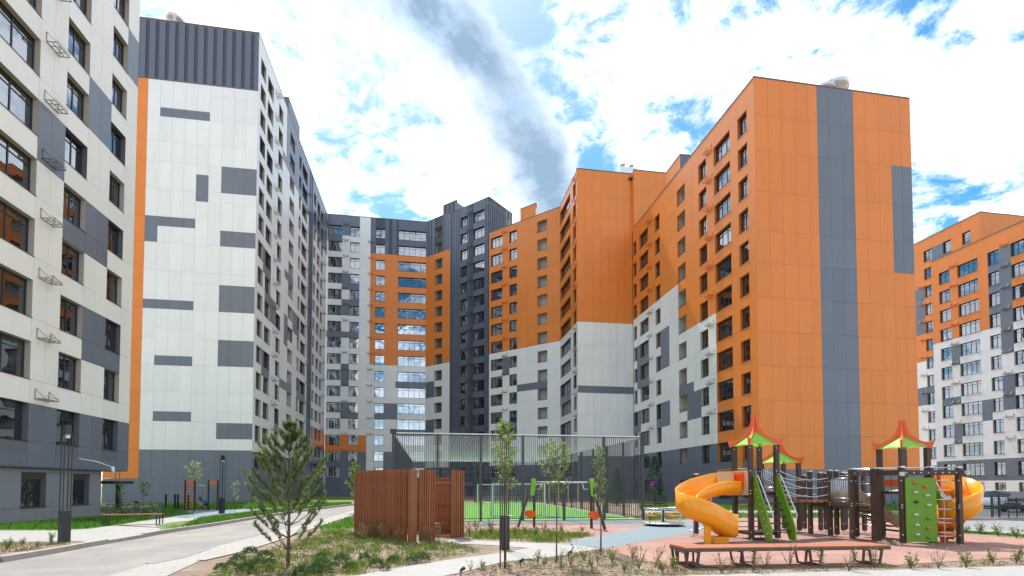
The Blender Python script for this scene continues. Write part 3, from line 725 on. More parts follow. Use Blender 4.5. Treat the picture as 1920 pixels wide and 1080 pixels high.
# raised ground left of the driveway: lawn, pale pavement, planting bed
left_poly = [(p.x, p.y) for p in kerb] + [(0, 99.3), (-19.0, 99.3), (-45, 99), (-45, 10)]
mb = MB(); mb._add([(x, y, 0.10) for x, y in left_poly[::-1]], [tuple(range(len(left_poly)))], 0)
struct('lawn_ground', mb, M['lawn'])
kin = []
for i, p in enumerate(kerb):
    t_ = (kerb[min(i+1, len(kerb)-1)] - kerb[max(i-1, 0)]).normalized(); kin.append(p + Vector((-t_.y, t_.x))*0.07)
up_ = lambda l: [G(x, y, 0.1) for x, y in l]
sheet('pavement', up_([(-300,1004),(0,995.5),(112,995),(171,992),(200,987.5),(222,985),(300,989)]) + [(p.x, p.y) for p in (kin[6], kin[5], kin[4], kin[3])] + up_([(150,1015.5),(0,1017),(-300,1035)]), 0.112, 'paver', raw=True)
sheet('planting_bed', up_([(-300,1036),(0,1017.5),(150,1016)]) + [(p.x, p.y) for p in (kin[3], kin[2], kin[1], kin[0])], 0.108, 'soil', raw=True)
sheet('footpath', [(219,986),(262,978),(330,969),(360,966),(420,969),(372,975),(330,979),(290,986),(300,990)], 0.112, 'paver', gz=0.1)
sheet('exercise_area', [(290,966),(330,959),(480,955),(520,958),(430,963.5),(352,972)], 0.116, 'rub_blue', gz=0.1)
sheet('footpath', [(290,956.5),(480,952),(480,953.6),(290,959)], 0.112, 'paver', gz=0.1)
# central path, playground surfaces
sheet('footpath', [(500,1112),(660,1081),(760,1063),(860,1047),(940,1037),(992,1028),(921,1022.5),(860,1020),(835,1016),(850,1011.5),(921,1015),(1055,1020),(1112,1026),(1130,1029),(1040,1044),(944,1054),(860,1075),(700,1108)], 0.008, 'paver')
sheet('playground_surface', [(905,987),(1000,980.5),(1210,982),(1330,972),(1720,972),(1800,1000),(1870,1004.5),(1960,1012),(2060,1018),(2060,1040),(1920,1046),(1800,1052),(1667,1061),(1450,1064),(1270,1065),(1200,1050),(1132,1030),(1112,1026.5),(1056,1020),(1110,1004),(1085,999),(960,994)], 0.008, 'rub_red')
sheet('playground_path', [(1050,1020),(1110,1008),(1160,997),(1215,987),(1000,981),(900,984),(900,977),(1210,977),(1290,978),(1345,984),(1335,992),(1290,1003),(1220,1014),(1132,1029.5),(1112,1026)], 0.012, 'rub_blue')
sheet('footpath', [(1060,1120),(1290,1079.5),(1500,1074),(1920,1061.5),(2150,1055),(2150,1200),(1060,1200)], 0.008, 'paver')
sheet('planting_bed', [(1800,999.5),(1870,1004),(1960,1011.5),(2060,1017),(2060,1013),(1960,1007),(1870,1001),(1800,996)], 0.01, 'lawn')
sheet('footpath', [(1780,991),(1860,994.5),(1960,1002),(2060,1010),(2060,1013),(1960,1007),(1870,1001),(1780,996.5)], 0.012, 'paver')
sheet('road', [(1690,976),(1780,977),(2100,976),(2100,1013),(2060,1010),(1960,1002),(1860,994.5),(1780,991),(1740,985)], 0.004, 'asphalt2')
strip('kerb', [G(1740,975.5), G(1860,975), G(2000,974.5)], 0.16, 0.0, 0.13, 'kerb', 1.0, 'kerb_stone')
sheet('pavement', [(1690,956),(2100,953),(2100,974),(1690,975)], 0.006, 'paver')
sheet('parking_lot', [(1690,945),(2200,942),(2100,952),(1690,955.5)], 0.004, 'asphalt2')
sheet('lawn_ground', [(1200,944),(1725,946),(1725,957.5),(1200,957)], 0.006, 'lawn')
sheet('footpath', [(1200,958),(1725,958.5),(1725,964),(1200,964)], 0.010, 'paver')
sheet('lawn_ground', [(1200,964.5),(1725,964.5),(1725,971.5),(1330,971.5),(1210,977)], 0.006, 'lawn')
sheet('lawn_ground', [(600,988),(660,969),(730,958),(730,975),(690,990),(600,997)], 0.004, 'lawn')
# football court
sheet('sports_court', [(-1.9,27.2),(11.7,27.2),(11.7,56),(-1.9,56)], 0.02, 'turf', raw=True)
ln = MB()
for a in ((-1.6,27.6,11.5,27.68),(-1.6,55.5,11.5,55.6),(-1.6,27.68,-1.5,55.5),(11.4,27.68,11.5,55.5),(-1.5,41.5,11.4,41.6)): ln._add([(a[0],a[1],0.026),(a[2],a[1],0.026),(a[2],a[3],0.026),(a[0],a[3],0.026)], [(0,1,2,3)], 0)
o = struct('court_marking', ln, M['line'])

# ------------------------------------------------------------------ sports cage, goal
M['net'] = mat('white_net_cord', (0.72, 0.71, 0.70), 0.8)
cage = thing('sports_cage', 'tall charcoal bar fence round the green football court with white roof net', 'fence', (-1.85, 27.0, 0))
CH_ = 4.55; cx0, cx1, cy0, cy1 = 0.0, 13.6, 0.0, 29.0
bar = MB().box(-0.012, -0.012, 0.12, 0.012, 0.012, CH_).mesh('bar', M['charcoal'])
post = MB().box(-0.06, -0.06, 0, 0.06, 0.06, CH_ + 0.03).mesh('post', M['charcoal'])
npost = [i * 13.6 / 6 for i in range(7)]
for x in npost: link('post', post, cage, (x, 0, 0)); 
for i in range(1, 11):
    for x in (0, 13.6): link('post', post, cage, (x, i*2.9, 0))
for x in npost[1:-1]: link('post', post, cage, (x, cy1, 0))
nb = 0
for i in range(1, 120):
    x = i * 13.6 / 120
    if min(abs(x - p) for p in npost) > 0.08: link('bar', bar, cage, (x, 0, 0)); nb += 1
for i in range(1, 85):
    y = i * 29.0 / 85
    for x in (0, 13.6):
        if min(abs(y - k*2.9) for k in range(12)) > 0.1 and nb < 296: link('bar', bar, cage, (x, y, 0)); nb += 1
fb = MB()
for i in range(1, 60): fb.box(i*13.6/60 - 0.012, cy1-0.012, 0.12, i*13.6/60 + 0.012, cy1+0.012, CH_)
part('rear_bars', fb, M['charcoal'], cage)['kind'] = 'stuff'
for z in (0.14, 2.6, CH_):
    part('rail', MB().box(0.06, -0.02, z-0.02, 13.54, 0.02, z+0.02), M['charcoal'], cage)
    part('rail', MB().box(0.06, cy1-0.02, z-0.02, 13.54, cy1+0.02, z+0.02), M['charcoal'], cage)
    for x in (0, 13.6): part('rail', MB().box(x-0.02, 0.06, z-0.02, x+0.02, cy1-0.06, z+0.02), M['charcoal'], cage)
nm = MB(); step = 0.30
sag = lambda x, y: CH_ - 0.05 - 0.16*math.sin(math.pi*x/13.6)*math.sin(math.pi*y/29)
yy = [29.0*i/97 for i in range(98)]; xx = [13.6*i/48 for i in range(49)]
cw = 0.0085
for x in xx:
    for a, b in zip(range(0, 97, 8), range(8, 105, 8)):
        y0, y1 = yy[a], yy[min(b, 97)]; nm.bar((x, y0, sag(x, y0)), (x, y1, sag(x, y1)), cw, cw)
for y in yy:
    for a in range(0, 48, 8):
        x0, x1 = xx[a], xx[a+8]; nm.bar((x0, y, sag(x0, y)), (x1, y, sag(x1, y)), cw, cw)
nm.bar((0,-0.03,CH_+0.06),(13.6,-0.03,CH_+0.06), 0.06); nm.bar((0,cy1-0.1,CH_+0.02),(13.6,cy1-0.1,CH_+0.02), 0.035); nm.bar((0.1,0,CH_+0.02),(0.1,cy1,CH_+0.02), 0.035); nm.bar((13.5,0,CH_+0.02),(13.5,cy1,CH_+0.02), 0.035)
part('roof_net', nm, M['net'], cage)
for x in (0.0, 13.6):
    part('floodlight', MB().box(x-0.15, -0.14, CH_+0.03, x+0.15, 0.12, CH_+0.25), M['black'], cage)
def goal(x, y, rz, label):
    g = thing('football_goal', label, 'goal', (x, y, 0.02), rz)
    for s in (0, 3.1): part('post', MB().box(s-0.04, -0.04, 0, s+0.04, 0.04, 2.0), M['frame_w'], g)
    part('crossbar', MB().box(0.04, -0.04, 1.92, 3.06, 0.04, 2.0), M['frame_w'], g)
    b = MB()
    for s in (0, 3.1): b.tube([(s, 0, 1.96), (s, 0.5, 1.9), (s, 1.0, 0.03)], 0.025, 6)
    b.tube([(0, 1.0, 0.03), (3.1, 1.0, 0.03)], 0.025, 6)
    part('rear_frame', b, M['steel'], g, True)
    nn = MB()
    for i in range(16): nn.bar((3.1*i/15, 0.5, 1.88), (3.1*i/15, 1.0, 0.05), 0.008)
    for i in range(9): nn.bar((0, 0.5 + 0.5*i/8, 1.88 - 1.83*i/8), (3.1, 0.5 + 0.5*i/8, 1.88 - 1.83*i/8), 0.008)
    part('net', nn, M['net'], g)
q = AT(924, 30.0); goal(q.x, q.y, 0, 'white framed football goal nearest the bar fence, left of the swing')
goal(5.0, 53.5, 0, 'small white goal at the far end of the green court')

# ------------------------------------------------------------------ slatted timber pavilion
M['slat'] = mat('rust_brown_timber', (0.27, 0.088, 0.031), 0.55, var=0.22, vscale=2.5, rand=0.18, bump=0.2, bscale=30)
A_, C_, E_ = Vector(G(664,1003)), Vector(G(768,1016)), Vector(G(870,1006.5))
pv = thing('slatted_pavilion', 'rust brown pavilion of upright timber slats standing in the planting bed', 'pavilion', (C_.x, C_.y, 0))
slat = MB().box(-0.03, -0.035, 0.0, 0.03, 0.035, 2.45).mesh('slat', M['slat'])
def slatrow(a, b, n, z=0.0, hs=1.0, t0=0.0, t1=1.0):
    d = b - a; rz = math.atan2(d.y, d.x)
    for i in range(n):
        p = a + d*(t0 + (t1-t0)*(i + 0.5)/n); o = link('slat', slat, pv, (p.x - C_.x, p.y - C_.y, z), rz); o.scale = (1, 1, hs)
slatrow(A_, C_, 31, t0=0.0, t1=0.955)
slatrow(C_ - (E_-C_).normalized()*0.05, C_ + (E_-C_).normalized()*0.26, 5)
ew = (E_-C_)
slatrow(C_, E_, 7, t0=0.155, t1=0.44); slatrow(C_, E_, 6, t0=0.745, t1=1.0)
B_ = A_ + (E_ - C_)
slatrow(A_, B_, 18, hs=0.99); slatrow(B_, E_, 24, hs=0.9, t0=0.0, t1=0.9)
for z in (0.2, 1.2, 2.3):
    for a, b in ((A_, C_), (A_, B_), (B_, E_)):
        a2 = a + (b-a)*0.02 - C_; b2 = a + (b-a)*0.95 - C_; nrm = Vector((-(b-a).y, (b-a).x)).normalized()*0.0
        part('rail', MB().bar((a2.x, a2.y, z*0.92), (b2.x, b2.y, z*0.92), 0.03, 0.05), M['slat'], pv)
i0 = C_ + ew*0.46 + Vector((-0.25, 0.9)); i1 = C_ + ew*0.78 + Vector((-0.25, 0.9))
part('seat_plank', MB().bar((i0.x-C_.x, i0.y-C_.y, 0.47), (i1.x-C_.x, i1.y-C_.y, 0.47), 0.4, 0.06), M['slat'], pv)
for z in (0.1, 2.05):
    a2, b2 = C_ + ew*0.44 - C_, C_ + ew*0.745 - C_
    part('lintel' if z > 1 else 'sill', MB().bar((a2.x, a2.y, z if z < 1 else 2.0), (b2.x, b2.y, z if z < 1 else 2.0), 0.04, 0.06), M['slat'], pv)

# ------------------------------------------------------------------ lamps, benches, canopy, bicycles
def lamp(x, y, z0, label, s=1.0, rz=0.0):
    t = thing('bollard_lamp', label, 'lamp', (x, y, z0), rz, 'black rod lamps in the courtyard')
    part('base_box', MB().box(-0.12, -0.12, 0, 0.12, 0.12, 1.0*s), M['black'], t)
    for sx in (-0.1, 0.1):
        for sy in (-0.1, 0.1):
            part('rod', MB().box(sx-0.012, sy-0.012, 1.0*s, sx+0.012, sy+0.012, 3.42*s), M['black'], t)
    part('lamp_head', MB().box(-0.122, -0.122, 3.42*s, 0.122, 0.122, 3.46*s).box(-0.08, -0.08, 3.46*s, 0.08, 0.08, 3.72*s), M['black'], t)
    part('diffuser', MB().box(-0.06, -0.06, 3.30*s, 0.06, 0.06, 3.418*s), M['frame_w'], t)
p = G(120,1017,0.1); lamp(p[0], p[1], 0.1, 'black lamp of thin rods on a box base beside the left kerb', 1.0, R(-35))
p = G(946,1030); lamp(p[0], p[1], 0, 'black rod lamp on the grass island by the central path, beside a sapling', 1.0, R(10))
p = G(416,963,0.1); lamp(p[0], p[1], 0.1, 'black rod lamp beside the exercise bars below the white gable', 1.0, R(-20))
M['wood'] = mat('reddish_bench_timber', (0.36, 0.125, 0.06), 0.6, var=0.18, vscale=4, rand=0.1, bump=0.2, bscale=40)
M['wood2'] = mat('brown_steel_edge', (0.10, 0.055, 0.045), 0.5)
# long angled bench in front of the playground
b0, b1, b2 = AT(1254, 12.6), AT(1285, 11.75), AT(1667, 12.25)
lb = thing('park_bench', 'long angled red-brown bench in front of the playground', 'bench', (b1.x, b1.y, 0))
def benchseg(a, b, nsl, wdt, legs_at, side=None, dz=0.0):
    d = (b - a); l = d.length; t = d.normalized(); nrm = Vector((-t.y, t.x, 0))
    if nrm.dot(side or Vector((0,1,0))) < 0: nrm = -nrm
    for i in range(nsl):
        q0 = a + nrm*(wdt*(i+0.5)/nsl) - b1; q1 = q0 + d
        part('slat', MB().bar((q0.x, q0.y, 0.455+dz), (q1.x, q1.y, 0.455+dz), wdt/nsl - 0.012, 0.035), M['wood'], lb)
    for s in (0.015, wdt-0.015):
        q0 = a + nrm*s - b1; q1 = q0 + d
        part('edge_rail', MB().bar((q0.x, q0.y, 0.405+dz), (q1.x, q1.y, 0.405+dz), 0.04, 0.06), M['wood2'], lb)
    for f in legs_at:
        for sgn in (-1, 1):
            c = a + d*f + t*(0.16*sgn) - b1; ft = a + d*f + t*(0.10*sgn) - b1
            g = MB(); p0_, p1_ = c + nrm*0.04, c + nrm*(wdt-0.04); f0, f1 = ft + nrm*0.06, ft + nrm*(wdt-0.06)
            g.bar((p0_.x,p0_.y,0.37), (f0.x,f0.y,0.0), 0.045); g.bar((p1_.x,p1_.y,0.37), (f1.x,f1.y,0.0), 0.045)
            g.bar((f0.x,f0.y,0.03), (f1.x,f1.y,0.03), 0.04); g.bar((p0_.x,p0_.y,0.36), (p1_.x,p1_.y,0.36), 0.04)
            part('leg', g, M['wood2'], lb)
        q0 = a + d*f - t*0.11 + nrm*0.06 - b1; q1 = a + d*f + t*0.11 + nrm*0.06 - b1
        part('stretcher', MB().bar((q0.x,q0.y,0.12), (q1.x,q1.y,0.12), 0.03), M['wood2'], lb)
benchseg(b1, b2, 6, 0.62, (0.03, 0.30, 0.63, 0.93)); benchseg(b0, b1 - (b1-b0).normalized()*0.02, 6, 0.62, (0.25,), b2 - b1, -0.006)
# bench with black iron back by the left pavement
p = AT(251, 23.4); bn = thing('park_bench', 'bench with black lattice back and orange timber seat by the kerb', 'bench', (p.x, p.y, 0.11), R(9))
for i in range(5): part('slat', MB().box(-1.15, -0.2 + i*0.1, 0.45, 1.15, -0.115 + i*0.1, 0.485), M['wood'], bn)
for x in (-1.1, -0.98, 0.98, 1.1):
    for y_ in (-0.2, 0.24): part('leg', MB().box(x-0.02, y_, 0, x+0.02, y_ + 0.04, 0.45), M['black'], bn)
lat = MB().bar((-1.1, 0.29, 0.93), (1.1, 0.29, 0.93), 0.04).bar((-1.1,0.27,0.55),(1.1,0.27,0.55), 0.03)
for x in (-1.1, 0, 1.1): lat.bar((x, 0.27, 0.45), (x, 0.29, 0.93), 0.03)
for i in range(8):
    x = -1.1 + i*0.275; lat.bar((x, 0.28, 0.56), (x+0.275, 0.29, 0.92), 0.018); lat.bar((x+0.275, 0.28, 0.56), (x, 0.29, 0.92), 0.018)
for cx in (-0.55, 0.55):
    lat.tube([(cx + 0.33*math.cos(a), 0.285, 0.56 + 0.34*math.sin(a)) for a in [math.pi*k/10 for k in range(11)]], 0.016, 6)
part('lattice_back', lat, M['black'], bn)
def bicycle(x, y, rz, label):
    t = thing('bicycle', label, 'bicycle', (x, y, 0.11), rz, 'bicycles parked behind the bench')
    for cx in (-0.52, 0.52):
        wl = link('wheel', None, t, (cx, 0, 0.34))
        ring = [(0.33*math.cos(a), 0, 0.33*math.sin(a)) for a in [2*math.pi*k/20 for k in range(21)]]
        part('tyre', MB().tube(ring, 0.022, 6, cap=False), M['black'], wl, True)
        sp = MB()
        for k in range(10):
            a = math.pi*2*k/10; sp.bar((0,0,0), (0.32*math.cos(a), 0, 0.32*math.sin(a)), 0.006)
        part('spokes', sp, M['steel'], wl)
    f = MB()
    for a, b in (((-0.52,0,0.34),(-0.12,0,0.32)),((-0.52,0,0.34),(-0.2,0,0.78)),((-0.12,0,0.32),(-0.22,0,0.9)),((-0.12,0,0.32),(0.36,0,0.72)),((-0.2,0,0.76),(0.34,0,0.8)),((0.34,0,0.95),(0.52,0,0.34))): f.tube([a, b], 0.018, 6)
    part('frame', f, M['black'], t, True)
    part('handlebar', MB().tube([(0.26,-0.28,1.0),(0.36,-0.1,0.98),(0.36,0.1,0.98),(0.26,0.28,1.0)], 0.014, 6), M['black'], t, True)
    part('saddle', MB().tube([(-0.34,0,0.93),(-0.2,0,0.94),(-0.08,0,0.93)], [0.07,0.05,0.02], 8), M['black'], t, True)
p = AT(238, 26.0); bicycle(p.x, p.y, R(12), 'dark bicycle behind the lattice bench, nearer the canopy post')
p = AT(270, 26.4); bicycle(p.x, p.y, R(8), 'dark bicycle behind the lattice bench, farther right')
# entrance canopy at the end of the left block
cn = thing('entrance_canopy', 'black canopy on a slim post at the end of the left block', 'canopy', (-19.6, 37.6, 0.0))
q = AT(224, 35.5) - Vector((-19.6, 37.6, 0))
part('slab', MB().box(-3.5, q.y-0.9, 2.0, q.x+0.12, q.y+1.5, 2.2), M['black'], cn)
part('post', MB().box(q.x-0.16, q.y-0.1, 0, q.x+0.02, q.y+0.1, 2.0), M['black'], cn)
part('tie_rod', MB().tube([(q.x, q.y, 2.2), (q.x, q.y, 2.85)], 0.03, 6), M['basket_o'], cn)
part('tie_rod', MB().tube([(q.x-0.25, q.y, 2.2), (q.x-0.25, q.y, 2.85)], 0.03, 6), M['basket_o'], cn)
part('step', MB().box(-2.5, q.y-0.6, 0.1, q.x-0.35, q.y+1.0, 0.45), M['kerb'], cn)
# ------------------------------------------------------------------ playground
M['pbrown'] = mat('dark_brown_play_timber', (0.060, 0.034, 0.026), 0.5, var=0.15, vscale=4, rand=0.1)
M['pgreen'] = mat('grass_green_board', (0.115, 0.27, 0.008), 0.38, var=0.03)
M['plime'] = mat('lime_canopy', (0.30, 0.66, 0.08), 0.45, var=0.03, sub=0.35)
M['pred'] = mat('orange_red_plastic', (0.76, 0.115, 0.012), 0.32, var=0.03)
M['pyellow'] = mat('yellow_slide_plastic', (0.86, 0.31, 0.004), 0.22, var=0.02)
M['pbeige'] = mat('beige_board', (0.50, 0.37, 0.22), 0.5, var=0.06)
M['rope'] = mat('pale_steel_rope', (0.62, 0.63, 0.66), 0.4, metal=0.3)
M['pink'] = mat('pale_wood_plank', (0.58, 0.40, 0.28), 0.6, var=0.1)
M['hold_w'] = mat('grey_climbing_hold', (0.55, 0.56, 0.54), 0.6)
O = AT(1560, 18.0)
PS = thing('play_structure', 'large climbing playground with pagoda roofs, yellow slides and rope bridges', 'playground', (O.x, O.y, 0))
def pp(name, mb, m, smooth=False, parent=None, label=None):
    mb.v = [(x - O.x, y - O.y, z) for x, y, z in mb.v]
    return part(name, mb, M[m] if isinstance(m, str) else [M[k] for k in m], parent or PS, smooth, label=label)
def ppost(p, zt, wd=0.14, z0=0.08, cap=True):
    a = Vector((p.x, p.y, 0)); mb = MB().box(p.x-wd/2, p.y-wd/2, z0, p.x+wd/2, p.y+wd/2, zt)
    o = pp('post', mb, 'pbrown')
    f = MB().box(p.x-0.02, p.y-0.02, 0.0, p.x+0.02, p.y+0.02, z0)
    if cap: f.box(p.x-wd/2-0.012, p.y-wd/2-0.012, zt, p.x+wd/2+0.012, p.y+wd/2+0.012, zt+0.05)
    pp('post_cap', f, 'steel', parent=o)
def roof(c, R_, rot, ze, zp):
    n = 14
    prof = []
    for i in range(n + 1):
        t = i / n; prof.append((0.015 + (R_ - 0.015) * t, ze + (zp - ze) * 0.56 * (1 - t) ** 1.12))
    root = None
    for k in range(4):
        a0 = rot + k*math.pi/2; d = Vector((math.cos(a0), math.sin(a0), 0)); sd = Vector((-d.y, d.x, 0))
        mb = MB(); th = 0.03
        up, lo = [], []
        for i, (r, z) in enumerate(prof):
            t = i / n; tip = max(0.0, (t - 0.72) / 0.28)
            topz = z + 0.055 + 0.46*(zp-ze)*(1-t)**6 + 0.15*tip**1.5
            rr = r + (0.09*tip) + 0.075*(1-t)**7
            up.append(Vector((c.x, c.y, 0)) + d*rr + Vector((0, 0, topz))); lo.append(Vector((c.x, c.y, 0)) + d*(r + 0.0) + Vector((0, 0, z - 0.06 - 0.03*tip)))
        # horn at the crown
        up.insert(0, Vector((c.x, c.y, up[0].z + 0.005)) + d*0.002); lo.insert(0, Vector((c.x, c.y, lo[0].z)) + d*0.002); up[1] = up[1] + d*0.015 + Vector((0,0,0.02))
        for i in range(n + 1):
            for s in (-1, 1):
                q = [lo[i] + sd*th*s, lo[i+1] + sd*th*s, up[i+1] + sd*th*s, up[i] + sd*th*s]
                mb.quad(*(q if s < 0 else q[::-1]))
            mb.quad(up[i]-sd*th, up[i+1]-sd*th, up[i+1]+sd*th, up[i]+sd*th); mb.quad(lo[i]+sd*th, lo[i+1]+sd*th, lo[i+1]-sd*th, lo[i]-sd*th)
        mb.quad(lo[-1]-sd*th, lo[-1]+sd*th, up[-1]+sd*th, up[-1]-sd*th); mb.quad(lo[0]+sd*th, lo[0]-sd*th, up[0]-sd*th, up[0]+sd*th)
        pp('roof_ridge', mb, 'pred')
        a1 = a0 + math.pi/2; d1_ = Vector((math.cos(a1), math.sin(a1), 0)); g = MB(); m_ = 8
        i0 = 1
        rows = []
        for i in range(i0, n + 1):
            r, z = prof[i]; rr = r*0.90; t = i/n
            row = []
            for j in range(m_ + 1):
                s = j / m_; v = d*(1-s) + d1_*s
                bow = 1 - 0.10*math.sin(math.pi*s)*t
                row.append(Vector((c.x, c.y, 0)) + v*rr*bow + Vector((0, 0, z - 0.045 + 0.05*math.sin(math.pi*s)*t*t)))
            rows.append(row)
        b = len(g.v)
        for row in rows: g.v.extend([tuple(x) for x in row])
        for i in range(len(rows)-1):
            for j in range(m_):
                g.f.append((b+i*(m_+1)+j, b+i*(m_+1)+j+1, b+(i+1)*(m_+1)+j+1, b+(i+1)*(m_+1)+j)); g.m.append(0)
        pp('canopy_panel', g, 'plime', True)
def sweep(name, path, prof, m, smooth=True):
    P = [Vector(p) for p in path]; Q = []
    for i in range(len(P)-1):                                       # Catmull-Rom refine
        a, b, c, d = P[max(i-1,0)], P[i], P[i+1], P[min(i+2,len(P)-1)]
        for k in range(6):
            t = k/6; Q.append(0.5*((2*b) + (c-a)*t + (2*a-5*b+4*c-d)*t*t + (3*b-a-3*c+d)*t**3))
    Q.append(P[-1]); mb = MB(); n = len(prof)
    for i, p in enumerate(Q):
        t = (Q[min(i+1,len(Q)-1)] - Q[max(i-1,0)]); t.z = 0; t.normalize(); sd = Vector((t.y, -t.x, 0))
        for s, h in prof: mb.v.append(tuple(p + sd*s + Vector((0,0,h))))
    for i in range(len(Q)-1):
        for k in range(n):
            k2 = (k+1) % n; mb.f.append((i*n+k, i*n+k2, (i+1)*n+k2, (i+1)*n+k)); mb.m.append(0)
    return pp(name, mb, m, smooth)
TROUGH2 = [(-0.30,0.72),(-0.29,0.2),(-0.2,0.01),(0.0,-0.02),(0.2,0.01),(0.29,0.12),(0.30,0.42),(0.35,0.42),(0.34,0.06),(0.22,-0.06),(0,-0.08),(-0.22,-0.06),(-0.34,0.06),(-0.36,0.72)]
TROUGH = [(-0.30,0.46),(-0.29,0.12),(-0.2,0.01),(0.0,-0.02),(0.2,0.01),(0.29,0.12),(0.30,0.46),(0.35,0.46),(0.34,0.06),(0.22,-0.06),(0,-0.08),(-0.22,-0.06),(-0.34,0.06),(-0.35,0.46)]
def sight(x, d):
    c = AT(x, d); sv = Vector((c.x, c.y, 0)).normalized(); return c, Vector((sv.y, -sv.x, 0)), sv
def square(x, d, h, al):
    c, pv_, sv = sight(x, d); f = lambda a, b: c + pv_*a*h + sv*b*h
    ca, sa = math.cos(al), math.sin(al)
    return [f(-sa, -ca), f(ca, -sa), f(sa, ca), f(-ca, sa)], c, math.atan2((pv_*ca - sv*sa).y, (pv_*ca - sv*sa).x)
T1, ct1, rot1 = square(1416, 18.2, 0.69, R(12.4))
E1 = T1[1] - T1[0]; E2 = T1[3] - T1[0]; dn = -E2.normalized()
for p in T1: ppost(p, 3.3, cap=False)
roof(ct1, 0.84, rot1, 3.36, 4.3)
DK = 1.68
pp('deck', MB()._add([tuple(p + Vector((0,0,z))) for z in (DK-0.08, DK) for p in T1], [(3,2,1,0),(4,5,6,7),(0,1,5,4),(1,2,6,5),(2,3,7,6),(3,0,4,7)], 0), 'pbrown')
pp('lower_deck', MB()._add([tuple(p + Vector((0,0,z))) for z in (0.18, 0.28) for p in T1], [(3,2,1,0),(4,5,6,7),(0,1,5,4),(1,2,6,5),(2,3,7,6),(3,0,4,7)], 0), 'pbrown')
# beige and orange guard between the left and front posts
a, b = T1[3], T1[0]; d = (b - a)
nrm = Vector((d.y, -d.x, 0)).normalized()*0.07
if nrm.dot(a - ct1) < 0: nrm = -nrm
def board(name, a, b, z0, z1, m, th=0.03, off=Vector((0,0,0)), parent=None):
    return pp(name, MB().bar(tuple(a + off + Vector((0,0,(z0+z1)/2))), tuple(b + off + Vector((0,0,(z0+z1)/2))), th, z1-z0), m, parent=parent)
gb = board('guard_panel', a + d*0.02, b - d*0.02, DK-0.12, 2.42, 'pbeige', off=nrm)
board('orange_insert', a + d*0.12, a + d*0.74, DK + 0.12, 2.36, 'pred', 0.05, nrm*1.35, None)
for f in (0.24, 0.42, 0.60):
    pp('lever', MB().bar(tuple(a + d*f + nrm*2.0 + Vector((0,0,DK+0.2))), tuple(a + d*(f+0.05) + nrm*2.0 + Vector((0,0,2.28))), 0.05, 0.03), 'pred')
# back guard with bars
for (a, b) in ((T1[1], T1[2]), (T1[2], T1[3])):
    rl = MB().tube([a + Vector((0,0,2.5)), b + Vector((0,0,2.5))], 0.02, 6).tube([a + Vector((0,0,1.82)), b + Vector((0,0,1.82))], 0.02, 6)
    pp('guard_rail', rl, 'steel', True)
    for i in range(1, 8):
        q = a + (b-a)*i/8; pp('baluster', MB().tube([q + Vector((0,0,1.82)), q + Vector((0,0,2.5))], 0.011, 6), 'steel', True)
# staircase with green stringers
for i, (st, dx) in enumerate(((T1[0] + E1*0.08, 0), (T1[1] - E1*0.06, 0))):
    tp = st + dn*0.06; bt = st + dn*0.92
    sd = E1.normalized()*0.025; mb = MB()
    prof = [tp + Vector((0,0,2.22)), tp + dn*0.12 + Vector((0,0,2.2)), bt + dn*0.08 + Vector((0,0,0.52)), bt + dn*0.1 + Vector((0,0,0.1)), bt - dn*0.22 + Vector((0,0,0.1)), tp + Vector((0,0,1.55))]
    for p in prof: mb.v.append(tuple(p - sd))
    for p in prof: mb.v.append(tuple(p + sd))
    n = len(prof); mb.f += [tuple(range(n)), tuple(reversed(range(n, 2*n)))] + [(k, n+k, n+(k+1)%n, (k+1)%n) for k in range(n)]; mb.m += [0]*(n+2)
    pp('stair_stringer', mb, 'pgreen')
    pp('handrail', MB().tube([tp + dn*0.1 + Vector((0,0,2.3)), tp + dn*0.25 + Vector((0,0,2.22)), bt + dn*0.16 + Vector((0,0,0.95)), bt + dn*0.16 + Vector((0,0,0.75))], 0.02, 6), 'steel', True)
for i in range(6):
    f = i / 6; c = T1[0] + E1*0.08 + dn*(0.1 + 0.78*f); e = T1[1] - E1*0.06 + dn*(0.1 + 0.78*f); z = 1.5 - 1.3*f
    pp('step', MB().bar(tuple(c + Vector((0,0,z))), tuple(e + Vector((0,0,z))), 0.16, 0.04), 'pbrown')
# yellow slide on the left
st = T1[3] + (T1[0]-T1[3])*0.5
sweep('slide', [AT(1378,18.25,1.62), AT(1348,18.1,1.62), AT(1312,17.9,1.42), AT(1288,17.35,1.14), AT(1292,16.9,0.92), AT(1318,16.75,0.70), AT(1340,16.85,0.46), AT(1356,17.0,0.28), AT(1368,17.1,0.24)], [(-a_, b_) for a_, b_ in TROUGH2], 'pyellow')
q = AT(1325, 16.6); pp('slide_support', MB().box(q.x-0.11, q.y-0.03, 0, q.x+0.11, q.y+0.03, 1.35), 'pyellow')
q = AT(1348, 17.0); pp('slide_foot', MB().box(q.x-0.3, q.y-0.2, 0, q.x+0.2, q.y+0.2, 0.22), 'pyellow')
h0, h1 = AT(1345, 18.3), AT(1375, 18.2)
pp('slide_hood', MB().bar(tuple(h0 + Vector((0,0,2.12))), tuple(h1 + Vector((0,0,2.12))), 0.05, 0.55), 'pbeige')
# steel climbing spiral
sc = AT(1304, 19.4); ppost(sc, 2.3)
pp('climbing_spiral', MB().tube([sc + Vector((0.55*math.cos(a), 0.55*math.sin(a), 2.25 - a/(2*math.pi)*0.95)) for a in [2*math.pi*2.25*k/60 for k in range(61)]], 0.024, 8), 'steel', True)
q = sc + Vector((-0.35,-0.45,0)); pp('spiral_foot', MB().tube([q, q + Vector((0,0,2.0))], 0.02, 6), 'steel', True)
board('crossbeam', sc, T1[3], 1.9, 2.2, 'pred', 0.04)
